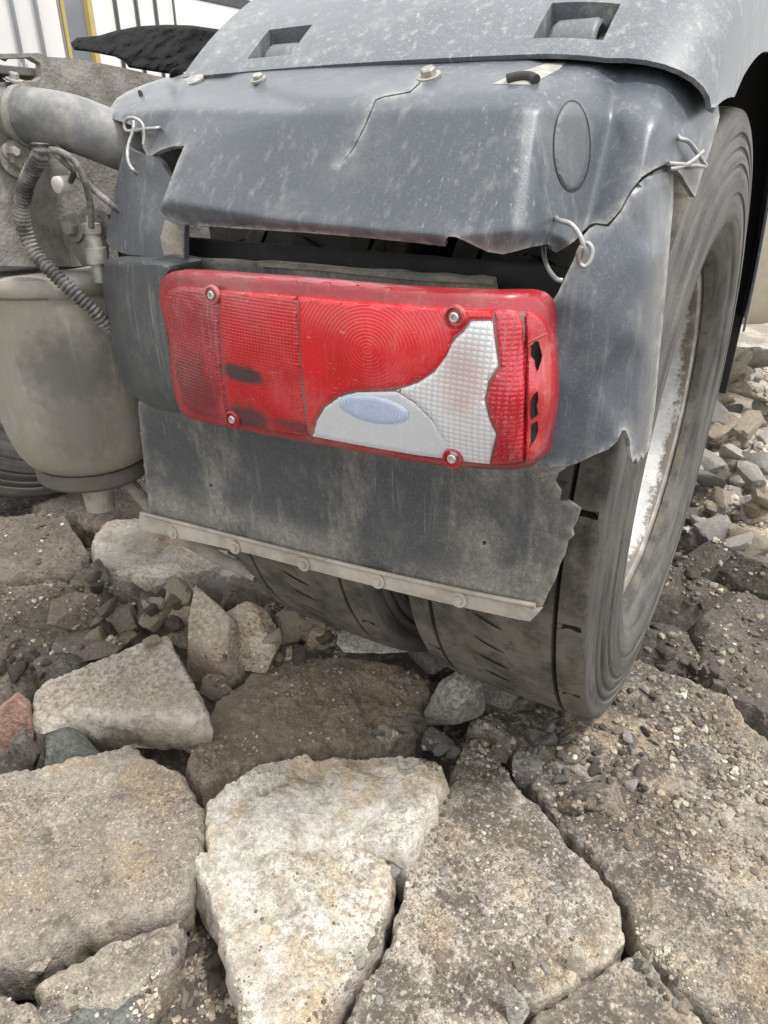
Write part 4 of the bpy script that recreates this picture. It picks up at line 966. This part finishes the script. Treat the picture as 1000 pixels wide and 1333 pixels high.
# ---- outer corner panel below the crack
OC = FACE([(680, 380, .64), (680, 620, .64), (900, 200, .86), (890, 330, .86), (880, 450, .86), (865, 620, .86), (780, 640, .675), (740, 640, .655), (730, 300, .66), (790, 240, .71), (820, 620, .69), (842, 620, .73),(700, 420, .640), (700, 600, .640), (722, 390, .642), (722, 500, .640), (725, 605, .645), (750, 340, .655), (765, 300, .672), (772, 400, .655), (770, 500, .655), (770, 590, .662), (806, 280, .690), (812, 340, .680), (810, 440, .675), (805, 560, .682),
          (838, 238, .708), (842, 330, .705), (838, 440, .702), (828, 560, .712), (868, 220, .742), (856, 330, .728), (850, 450, .728), (841, 560, .738), (877, 225, .790), (870, 330, .785), (861, 450, .785), (850, 560, .79)], 17)
sheet('corner_panel', [(755, 322), (760, 306), (768, 297), (776, 293), (792, 295), (801, 285), (810, 274), (818, 258), (826, 246), (838, 233), (852, 224), (870, 215), (877, 221), (877, 262), (871, 330), (865, 400), (858, 470), (853, 530), (847, 575), (843, 588), (837, 597), (835, 592), (831, 604), (828, 596), (824, 602), (821, 590), (820, 574), (815, 560), (810, 560), (804, 574), (792, 585), (772, 593), (752, 603), (738, 607), (728, 606), (700, 610), (694, 500), (698, 400), (716, 396), (726, 382), (738, 356), (748, 336)], OC, M['corner'], truck, h=5, thick=.005, split=42)
# ---- mud flap with its clamping strip
FL = TPS([(200, 345, .672), (240, 335, .672), (420, 347, .672), (640, 362, .672), (180, 530, .690), (450, 600, .690), (730, 610, .690), (195, 668, .700), (450, 730, .700), (690, 805, .700), (754, 664, .690), (720, 740, .695)])
hole1 = [(275 + 2.6 * math.cos(a), 632 + 2.8 * math.sin(a)) for a in np.linspace(0, 6.28, 9)[:-1]]
hole2 = [(630 + 3.0 * math.cos(a), 707 + 3.0 * math.sin(a)) for a in np.linspace(0, 6.28, 9)[:-1]]
sheet('mud_flap', [(240, 333), (262, 337), (300, 338), (330, 341), (352, 340), (420, 346), (470, 351), (520, 352), (545, 357), (580, 357), (606, 361), (626, 360), (643, 363), (646, 380), (700, 395), (722, 600), (736, 610), (726, 616), (721, 628), (729, 640), (727, 652), (740, 653), (755, 663), (750, 678), (744, 690), (746, 698), (738, 706), (734, 724), (727, 738), (722, 756), (712, 775), (704, 793), (640, 786), (560, 768), (450, 742), (330, 712), (197, 676), (193, 650), (186, 590), (180, 530), (190, 440), (214, 350)], FL, M['flap'], truck, h=6, thick=.005, holes=[hole1, hole2])
sheet('flap_edge', [(336, 343), (352, 342), (420, 348), (470, 353), (520, 354), (545, 359), (580, 359), (606, 363), (626, 362), (643, 365), (643, 371), (600, 368), (540, 365), (480, 359), (420, 353), (340, 347)], FL, M['mud'], truck, h=3, thick=.002, off=-.004, rough=.004)
SP = TPS([(182, 668, .694), (183, 690, .692), (440, 735, .694), (440, 750, .692), (702, 788, .694), (690, 806, .692)])
strip = sheet('clamp_strip', [(182, 667), (197, 672), (330, 704), (450, 734), (560, 760), (640, 778), (706, 792), (698, 801), (690, 809), (672, 806), (560, 781), (450, 754), (330, 722), (184, 690), (181, 680)], SP, M['strip'], truck, h=4, thick=.004, rough=.004, edge=(3, .002))
tube('strip_ridge', [SP.pos(q, -.003)[0] for q in ((184, 668), (260, 687), (330, 705), (450, 735), (560, 760), (640, 777), (697, 788))], .0032, M['strip'], strip, 8)
for q in ((225, 693), (306, 712), (396, 734), (492, 756), (598, 780)): hexbolt('rivet', SP.pos(q, -.001)[0], (0, -1, .1), .0062, .006, M['strip'], strip, 1.75)

# ---- lamp end cap beside the tail light
EC = FACE([(125, 330, .690), (122, 380, .690), (134, 450, .690), (155, 520, .690), (152, 340, .618), (150, 380, .616), (160, 450, .618), (182, 505, .620), (210, 330, .604), (205, 440, .600), (225, 505, .602), (230, 545, .625), (190, 535, .64), (260, 330, .604), (260, 545, .625), (260, 440, .600)], 9)
sheet('lamp_end_cap', smooth_poly([(134, 352), (142, 337), (165, 337), (215, 343), (222, 352), (214, 380), (222, 440), (232, 500), (242, 534), (214, 535), (178, 519), (160, 498), (148, 450), (136, 395)], 4), EC, M['endcap'], truck, h=4, thick=.05, edge=(5, .005), skirt=True)

# ---- tail light
HB = [(681, 440), (700, 440), (708, 470), (706, 560), (698, 590), (678, 594), (676, 520)]
lamp = sheet('tail_light', smooth_poly([(206, 395), (208, 368), (222, 355), (245, 353), (320, 358), (400, 364), (480, 371), (560, 377), (640, 380), (685, 380), (705, 386), (716, 402), (722, 440), (724, 480), (721, 540), (713, 582), (702, 600), (680, 610), (640, 611), (560, 604), (450, 585), (350, 567), (270, 550), (243, 542), (231, 526), (220, 475)], 4), LAMP, M['housing'], truck, h=4, thick=.016, off=.009, edge=(7, .008), skirt=True, holes=[HB])
def lp(name, out, mat, off=0.0, edge=(2.2, .0022), sm=0, holes=(), h=3.5): return sheet(name, out, LAMP, M[mat], lamp, h=h, thick=.006, off=off, edge=edge, smooth=sm, holes=holes, skirt=True)
lp('lens_base', [(215, 402), (217, 388), (224, 377), (240, 375), (386, 387), (540, 400), (690, 407), (690, 430), (676, 470), (674, 600), (640, 603), (560, 592), (400, 566), (248, 535), (240, 522), (228, 470)], 'lens_base', off=.0022)
lp('reflector', [(213, 402), (214, 388), (221, 377), (232, 373), (283, 377.5), (285, 420), (289, 480), (297, 530), (301, 548), (262, 540), (248, 536), (239, 524), (226, 470)], 'reflector')
lp('stop_lens', [(285, 378), (340, 382), (386, 386), (388, 440), (392, 500), (401, 567), (350, 559), (303, 549), (298, 525), (291, 480), (287, 420)], 'red_lens')
lp('fog_lens', [(388, 386), (470, 394), (540, 399), (600, 402), (641, 403.5), (641, 415.5), (612, 416), (601, 430), (590, 438), (585, 455), (572, 475), (552, 492), (528, 502), (495, 506), (465, 507.5), (440, 514), (420, 529), (409, 548), (404, 566), (395, 500), (390, 440)], 'ring_lens')
lp('indicator_lens', [(613, 418), (641, 417.5), (645, 450), (649, 477), (636, 496), (631, 520), (637, 546), (646, 566), (641, 586), (637, 604), (605, 601), (586, 597), (578, 572), (562, 545), (540, 523), (516, 508), (545, 498), (566, 484), (580, 465), (588, 448), (594, 440), (604, 432)], 'clear')
ring_oval = [(487 + 48 * math.cos(a) - 2 * math.sin(a), 533 + 19 * math.sin(a) + 9 * math.cos(a)) for a in np.linspace(0, 2 * math.pi, 40, endpoint=False)]
lp('reverse_lens', [(516, 508.5), (541, 524), (563, 546), (580, 573), (588, 598), (540, 592), (470, 580), (407, 568), (412, 548), (423, 530), (442, 516), (466, 510), (495, 509)], 'reverse', off=.0006)
lp('reverse_window', ring_oval, 'oval', off=-.0015, edge=(10, .0035))
lp('side_reflector', [(644, 404), (672, 406), (681, 420), (682, 500), (681, 600), (660, 604), (640, 604.5), (644, 586), (649, 566), (640, 545), (634, 520), (639, 498), (652, 478), (648, 450)], 'grid_red')
H1 = [(688, 452), (692, 449), (693, 445), (701, 444), (704, 455), (706, 463), (704, 472), (701, 481), (697, 486), (694, 480), (693, 471), (688, 466)]
H2 = [(687, 541), (688, 524), (693, 515), (700, 509), (701, 520), (699, 528), (701, 540), (694, 545), (688, 549)]
H3 = [(688, 560), (690, 553), (700, 548), (701, 560), (697, 572), (692, 580), (688, 586)]
lp('end_lens', smooth_poly([(684, 412), (690, 406), (702, 412), (712, 425), (719, 445), (721, 490), (718, 540), (711, 576), (701, 594), (684, 602), (685, 540), (686, 470)], 3), 'endred', holes=[H1, H2, H3], off=-.001, edge=(4, .004), h=2.5)
# broken upper shoulder of the end lens: a pale jagged rim
tube('broken_edge', [LAMP.pos(q, -.0012)[0] for q in ((687, 446), (692, 443), (699, 440), (705, 437), (711, 434))], .0010, M['endred'], lamp, 6)
def screw(q):
    c = LAMP.pos(q, -.002)[0]; n = np.array([0, -1, .12])
    V, F = lathe_mesh([(-.002, .0105), (.0015, .0098), (.002, .0082), (-.001, .0072), (-.001, .0)], 24, (0, 0, 0), 'y'); V = V * (1, -1, 1) + c
    obj('screw_boss', V, F, M['endred'], lamp, split=40)
    V, F = lathe_mesh([(-.001, .0048), (.002, .0046), (.003, .0036), (.0028, .0020), (.001, .0016), (.001, 0)], 18, (0, 0, 0), 'y'); V = V * (1, -1, 1) + c
    obj('screw', V, F, M['screw'], lamp, split=40)
for q in ((276, 384), (592, 413), (589, 597), (303, 546)): screw(q)

# ---- left side: rail, bracket tube, hoses, air bellows
def rail():
    X0 = -.955
    out = np.array([at_x(*q, X0)[1:] for q in ((-140, 90), (-60, 75), (0, 70), (50, 69), (62, 74), (100, 76), (150, 86), (215, 101), (300, 112), (330, 330), (180, 340), (100, 347), (0, 346), (-140, 335))])
    slot = np.array([at_x(*q, X0)[1:] for q in ((-20, 78), (40, 74), (52, 82), (54, 100), (46, 106), (-20, 107))])
    P, T, b = tri_region(out, .010, [slot])
    V = np.column_stack([np.full(len(P), X0), P]); V[:, 0] += .006 * fbm(V, 30, 4)
    T = fix_dir(V, T, np.array([1., 0, 0])); o = obj('chassis_rail', V, T, M['rail'], truck)
    s = o.modifiers.new('t', 'SOLIDIFY'); s.thickness = .012; s.offset = -1
    e = o.modifiers.new('split', 'EDGE_SPLIT'); e.split_angle = R(50)
    return o
rl = rail()
box('rail_flange', (-1.035, .30, 1.040), (-.969, 1.4, 1.050), M['rail'], rl, .003)
box('rail_flange', (-1.035, .30, .812), (-.969, 1.4, .822), M['rail'], rl, .003)
box('slot_tube', (-1.06, .25, .985), (-.985, .70, 1.040), M['tube'], truck, .02, segs=4)
box('dark_backing', (-.86, .712, .690), (-.21, .722, .852), M['dark'], truck, .004)  # dark plate added to block the bright view through behind the lamp
box('rail_extension', (-.965, 1.0, .80), (-.951, 4.0, 1.05), M['dark'], truck, .003)  # unseen frame members from here on, added to darken the truck's underside
box('far_rail', (-1.70, .3, .80), (-1.63, 4.0, 1.05), M['dark'], truck, .004)
box('cross_member', (-1.64, 1.62, .84), (-.96, 1.72, 1.0), M['dark'], truck, .006)
box('cross_member', (-1.64, .62, .84), (-1.04, .70, 1.0), M['dark'], truck, .006)
def dark_arch():  # black arch added under the cover to stop see-through and darken the inside
    V = []; F = []; ph = np.radians(np.linspace(132, 4, 50)); xs = np.linspace(-.775, -.145, 6)
    for a in ph:
        for x in xs: V.append((x, WY + .615 * math.cos(a), WZ + .615 * math.sin(a)))
    for i in range(49):
        for k in range(5): F.append((i * 6 + k, i * 6 + k + 1, (i + 1) * 6 + k + 1, (i + 1) * 6 + k))
    o = obj('dark_inner_arch', V, F, M['black'], truck); o.modifiers.new('t', 'SOLIDIFY').thickness = .004
dark_arch()
tb = [at_y(*q, Y) for q, Y in (((-120, 120), .66), ((-40, 140), .66), ((0, 150), .665), ((40, 152), .672), ((90, 160), .685), ((130, 174), .70), ((170, 190), .73), ((225, 205), .78))]
V, F = tube_mesh(smooth_poly(tb, 5, False), .034, 24); mt = obj('bracket_tube', V, F, M['tube'], truck, split=50)
cl = smooth_poly(tb, 5, False)[14:17]; V, F = tube_mesh([cl[0], cl[0] + (cl[1] - cl[0]) * .9], .037, 24); obj('hose_clamp', V, F, M['steel'], truck, split=50)
hexbolt('clamp_bolt', cl[0] + np.array([0, -.004, .039]), (.3, 0, 1), .006, .010, M['steel'], truck)
def corrugated(name, pth, r, pitch, amp, mat):
    p = smooth_poly(pth, 14, False); L = np.concatenate([[0], np.cumsum(np.linalg.norm(np.diff(p, axis=0), axis=1))])
    n = int(L[-1] / pitch * 5); s = np.linspace(0, L[-1], n); q = np.column_stack([np.interp(s, L, p[:, i]) for i in range(3)])
    rad = r + amp * np.sign(np.sin(s / pitch * 2 * math.pi)) * np.abs(np.sin(s / pitch * 2 * math.pi)) ** .6
    V, F = tube_mesh(q, rad, 12); return obj(name, V, F, mat, truck, split=70)
hp = [(52, 186, .60), (53, 200, .60), (45, 216, .602), (34, 240, .605), (29, 270, .61), (32, 300, .612), (45, 328, .615), (66, 352, .62), (95, 380, .63), (122, 405, .645), (140, 424, .66), (160, 440, .69)]
corrugated('corrugated_hose', [at_y(a, b, c) for a, b, c in hp], .0088, .0058, .0014, M['hose'])
tube('brake_line', [at_y(a, b, c) for a, b, c in ((66, 195, .64), (84, 200, .64), (100, 214, .645), (112, 240, .65), (118, 270, .655), (119, 296, .66))], .0042, M['hose'], truck, 8)
tube('brake_line', [at_y(a, b, c) for a, b, c in ((70, 198, .66), (92, 218, .66), (115, 240, .66), (140, 262, .665), (170, 285, .68))], .0042, M['hose'], truck, 8)
tube('cable', [at_y(a, b, c) for a, b, c in ((75, 192, .66), (88, 205, .655), (96, 224, .655), (92, 236, .66))], .0035, M['hose'], truck, 8)
c = at_y(89, 240, .665); V, F = lathe_mesh([(0, .0), (0, .011), (.018, .010), (.02, .006), (.02, 0)], 20, (0, 0, 0), 'y'); obj('pale_plug', V * (1, -1, 1) + c, F, M['paleplug'], truck, split=40)
hexbolt('bolt', at_x(22, 207, -.945), (1, -.2, 0), .013, .014, M['rail'], truck)
hexbolt('bolt', at_x(13, 197, -.945), (1, -.2, 0), .006, .02, M['steel'], truck)
# bracket with union over the bellows
BR = TPS([(75, 282, .70), (138, 280, .70), (75, 345, .70), (138, 345, .70)])
br = sheet('union_bracket', [(74, 284), (88, 280), (140, 279), (140, 345), (108, 347), (96, 332), (80, 318)], BR, M['rail'], truck, h=5, thick=.006, edge=(3, .003))
for q in ((97, 297), (131, 292)): hexbolt('bolt', BR.pos(q, -.002)[0], (.1, -1, .1), .011, .014, M['rail'], truck)
cc = at_y(122, 312, .675)
V, F = lathe_mesh([(-.055, 0), (-.055, .009), (-.03, .009), (-.03, .014), (-.01, .014), (-.01, .010), (.008, .010), (.008, .012), (.02, .012), (.022, .006), (.03, .005), (.03, 0)], 20, cc, 'z'); obj('air_union', V, F, M['steel'], truck, split=40)
# air bellows
ac = np.array([-1.005, .715, 0])
prof = [(.795, 0), (.798, .12), (.795, .134), (.788, .137), (.780, .1375), (.772, .1335), (.768, .128), (.757, .131), (.72, .133), (.68, .1325), (.62, .130), (.56, .124), (.535, .119), (.512, .112), (.495, .102), (.485, .088), (.482, .06)]
V, F = lathe_mesh(densprof(prof[5:], .012), 72, ac, 'z')
V = V + np.column_stack([(V[:, :2] - ac[:2]) * (.02 * fbm(V, 9, 3))[:, None], np.zeros(len(V))])
bel = recalc(obj('air_bellows', V, F, M['bellows'], truck, split=50))
V, F = lathe_mesh(prof[:7], 72, ac, 'z'); recalc(obj('bellows_lid', V, F, M['bellows_lid'], bel, split=40))
V, F = lathe_mesh([(.484, .06), (.484, .090), (.478, .094), (.462, .094), (.455, .087), (.453, .0)], 60, ac, 'z'); recalc(obj('bellows_base', V, F, M['bellows_base'], bel, split=40))
V, F = lathe_mesh([(.456, .026), (.40, .024), (.395, 0)], 24, ac + np.array([.02, -.02, 0]), 'z'); obj('bellows_stud', V, F, M['mud'], bel, split=40)
tube('stay_rod', [ac + np.array([.05, .02, .44]), ac + np.array([.13, .05, .34]), ac + np.array([.25, .10, .27])], .012, M['mud'], truck, 10)
# black greasy coupling plate
def coupling():
    CPL = TPS([(95, 50, 1.45), (190, 40, 1.40), (285, 38, 1.35), (95, 62, 1.40), (190, 70, 1.32), (285, 90, 1.28)])
    out = [(92, 56), (100, 49), (130, 46), (150, 40), (180, 34), (215, 32), (250, 33), (285, 38), (300, 60), (300, 100), (258, 98), (225, 97), (205, 94), (168, 88), (162, 80), (150, 74), (120, 68), (96, 65)]
    sheet('coupling_plate', out, CPL, M['grease'], truck, h=2.5, thick=.12, rough=.04, edge=(6, .03), skirt=True)
coupling()
# dark front flap of the wheel arch and the tank ahead of it
box('front_flap', (-.80, 1.85, .425), (-.139, 1.858, 1.16), M['black'], truck, .002)
def tank():
    V = []; F = []; n = 40; c = np.array([-.33, 0, .80]); prof = [(2.60, .0), (2.60, .30), (2.604, .345), (2.615, .37), (2.64, .385), (2.68, .39), (3.6, .39), (3.64, .36), (3.65, .0)]
    for i in range(n):
        a = 2 * math.pi * i / n; ca, sa = math.cos(a), math.sin(a); k = (abs(ca) ** 3.4 + abs(sa) ** 3.4) ** (-1 / 3.4)
        for y, r in prof: V.append(c + (r * k * ca * 1.0, y, r * k * sa * .95))
    m_ = len(prof)
    for i in range(n):
        j = (i + 1) % n
        for k in range(m_ - 1): F.append((i * m_ + k, i * m_ + k + 1, j * m_ + k + 1, j * m_ + k))
    recalc(obj('fuel_tank', V, F, M['cream'], truck, split=50))
tank()
# dried mud lumps lying on the mudguard
def clod(label, px, py, w, h, surf, mat, seed, name='mud_clod'):
    V, F = rock_mesh(seed, 3, 5, .5); c = surf.pos((px, py), -.004)[0]; t = (c - CP) @ _f
    V = V * (w / 2 * t / FPX, .8 * w / 2 * t / FPX, h / 2 * t / FPX) + c
    o = obj(name, V, F, mat, None, loc=np.array([c[0], c[1], V[:, 2].min()])); tag(o, label, 'dirt'); return o
clod('black mud clod at the left end of the mudguard seam', 231, 97, 24, 15, SH, M['grease'], 61)
clod('flat dark mud crumb trapped in the mudguard seam', 268, 91, 32, 8, SH, M['grease'], 62)
clod('tiny dried leaf scrap on the left top of the mudguard', 183, 124, 8, 12, SH, M['dark'], 63, 'leaf_scrap')

# ---- tie wires
def wire(label, strands, r):
    P0 = np.asarray(strands[0][0]); root = empty('tie_wire', tuple(P0)); tag(root, label, 'wire', 'wires tying the cracked mudguard')
    for s in strands: tube('strand', s, r, M['wire'], root, 8, 6)
def S(surf, pts): return [surf.pos((a, b), -o)[0] for a, b, o in pts]
wire('twisted steel wire tying the left end of the mudguard beside the tube', [
 S(SH, [(209, 166, -.004), (204, 167, .006), (190, 168, .012), (176, 170, .014), (165, 170, .018), (162, 162, .020), (167, 154, .022), (178, 155, .022), (186, 163, .016), (188, 176, .012), (187, 188, .010)]),
 S(SH, [(174, 158, .012), (173, 172, .016), (168, 186, .02), (166, 200, .02), (168, 213, .016), (174, 222, .010), (178, 227, -.006)])], .0021)
wire('looped steel wire tying the mudguard above the right end of the tail light', [
 S(OC, [(723, 283, -.004), (728, 287, .014), (742, 291, .022), (753, 303, .024), (759, 318, .022), (760, 332, .016), (757, 342, .012)]),
 S(OC, [(757, 318, .014), (766, 317, .018), (771, 326, .018), (768, 340, .016), (761, 347, .014), (754, 342, .014), (753, 330, .020), (757, 321, .024)]),
 S(OC, [(708, 322, -.03), (709, 336, -.02), (715, 352, -.010), (724, 363, .004), (732, 365, .004)])], .0022)
wire('twisted steel wire tying the crack at the outer edge beside the tyre', [
 S(SH, [(882, 176, -.004), (886, 181, .006), (896, 184, .014), (906, 196, .018), (915, 210, .018), (919, 216, .016), (905, 215.5, .016), (888, 214, .014), (870, 213, .004)]),
 S(SH, [(915, 197, .022), (904, 207, .020), (894, 214, .016), (880, 219, .010), (872, 220, .004)])], .0021)

# ================================================================== TRAILERS BEHIND
def yawbox(name, x0, x1, y0, y1, z0, z1, m, parent, bev=.0): return box(name, (x0, y0, z0), (x1, y1, z1), m, parent, bev)
def place(root, px, py, dist, yaw):
    d = ray(px, py); d = d / np.linalg.norm(d[:2]); P = CP + d * dist; root.location = (P[0], P[1], 0); root.rotation_euler = (0, 0, yaw)
def trailer(label, px, dist, yaw, build):
    root = empty('semi_trailer', (0, 0, 0)); tag(root, label, 'trailer', 'trailers parked behind'); build(root); place(root, px, 60, dist, yaw)
def tr1(rt):   # rear doors facing the camera, right rear edge at local x = 0
    box('body', (-2.5, .06, 1.1), (0, 12, 3.95), M['white'], rt, .02)
    for a, b in ((-2.48, -1.26), (-1.24, -.03)): box('door', (a, .0, 1.15), (b, .058, 3.9), M['white'], rt, .012)
    for x in (-2.2, -1.55, -.95, -.42, -.66, -.22):
        V, F = tube_mesh([(x, -.03, 1.2), (x, -.03, 3.85)], .018, 10); lb = obj('lock_rod', V, F, M['trailer_grey'], rt)
        for z in (1.6, 2.3, 3.0, 3.6): box('rod_clip', (x - .035, -.045, z), (x + .035, .0, z + .05), M['trailer_grey'], lb, .004)
    box('edge_strip', (-.002, -.01, 1.1), (.03, .06, 3.95), M['yellow'], rt, .006)
    box('undercarriage', (-2.3, .3, .5), (-.2, 11, 1.09), M['trailer_dark'], rt, .02)
    for y in (8.2, 9.5):
        V, F = lathe_mesh([(-2.45, .0), (-2.45, .5), (-.05, .5), (-.05, 0)], 40, (0, y, .5), 'x'); obj('wheel', V, F, M['trailer_dark'], rt, split=40)
trailer('white box trailer with door rods at the left edge, nearest behind the rail', 88, 8.5, AZ + R(31), tr1)
def tr2(rt):   # rear doors turned away to the right, grey side to the left
    box('body', (0, 0.06, 1.1), (2.5, 12, 3.80), M['trailer_grey'], rt, .02)
    box('roof_edge', (-.03, -.05, 3.80), (2.53, 12.03, 3.92), M['trailer_dark'], rt, .01)
    box('yellow_post', (-.03, -.03, 1.1), (.07, .05, 3.79), M['yellow'], rt, .01)
    x = .10
    for k in range(4):
        p = box('door_panel', (x, -.02, 1.15), (x + .54, .055, 3.78), M['white'], rt, .012)
        box('panel_band', (x + .02, -.026, 3.50), (x + .52, -.021, 3.77), M['yellow'], p, .001)
        V, F = tube_mesh([(x + .57, -.05, 1.15), (x + .57, -.05, 3.78)], .022, 10); obj('lock_rod', V, F, M['trailer_dark'], rt)
        x += .60
    cx, cz, r_ = .34, 3.22, .10
    V = []; F = []
    for q in (1, .72):
        for a, b in ((0, 1.25), (1, 0), (0, -1.25), (-1, 0)):
            for yy in (-.026, -.021): V.append((cx + a * r_ * q, yy, cz + b * r_ * q))
    for i in range(4):
        j = (i + 1) % 4; F += [(i * 2, j * 2, 8 + j * 2, 8 + i * 2), (i * 2 + 1, j * 2 + 1, 8 + j * 2 + 1, 8 + i * 2 + 1), (i * 2, j * 2, j * 2 + 1, i * 2 + 1)]
    obj('diamond_mark', V, F, M['trailer_dark'], rt, smooth=False)
    box('print_line', (.18, -.026, 3.02), (.52, -.021, 3.035), M['trailer_grey'], rt, .0)
    box('undercarriage', (.2, .3, .5), (2.2, 11.5, 1.09), M['trailer_dark'], rt, .02)
trailer('grey trailer with yellow-edged white doors behind the black coupling plate', 122, 13.0, AZ + R(76), tr2)
def tr3(rt):
    box('body', (0, 0.0, 1.1), (9, 2.5, 3.75), M['white'], rt, .02); box('roof_edge', (-.02, -.02, 3.75), (9.02, 2.52, 3.95), M['trailer_dark'], rt, .01)
    box('undercarriage', (.2, .3, .5), (8.5, 2.2, 1.09), M['trailer_dark'], rt, .02)
trailer('low dark-roofed trailer far behind, right of the yellow-edged trailer', 216, 18, AZ + R(58), tr3)
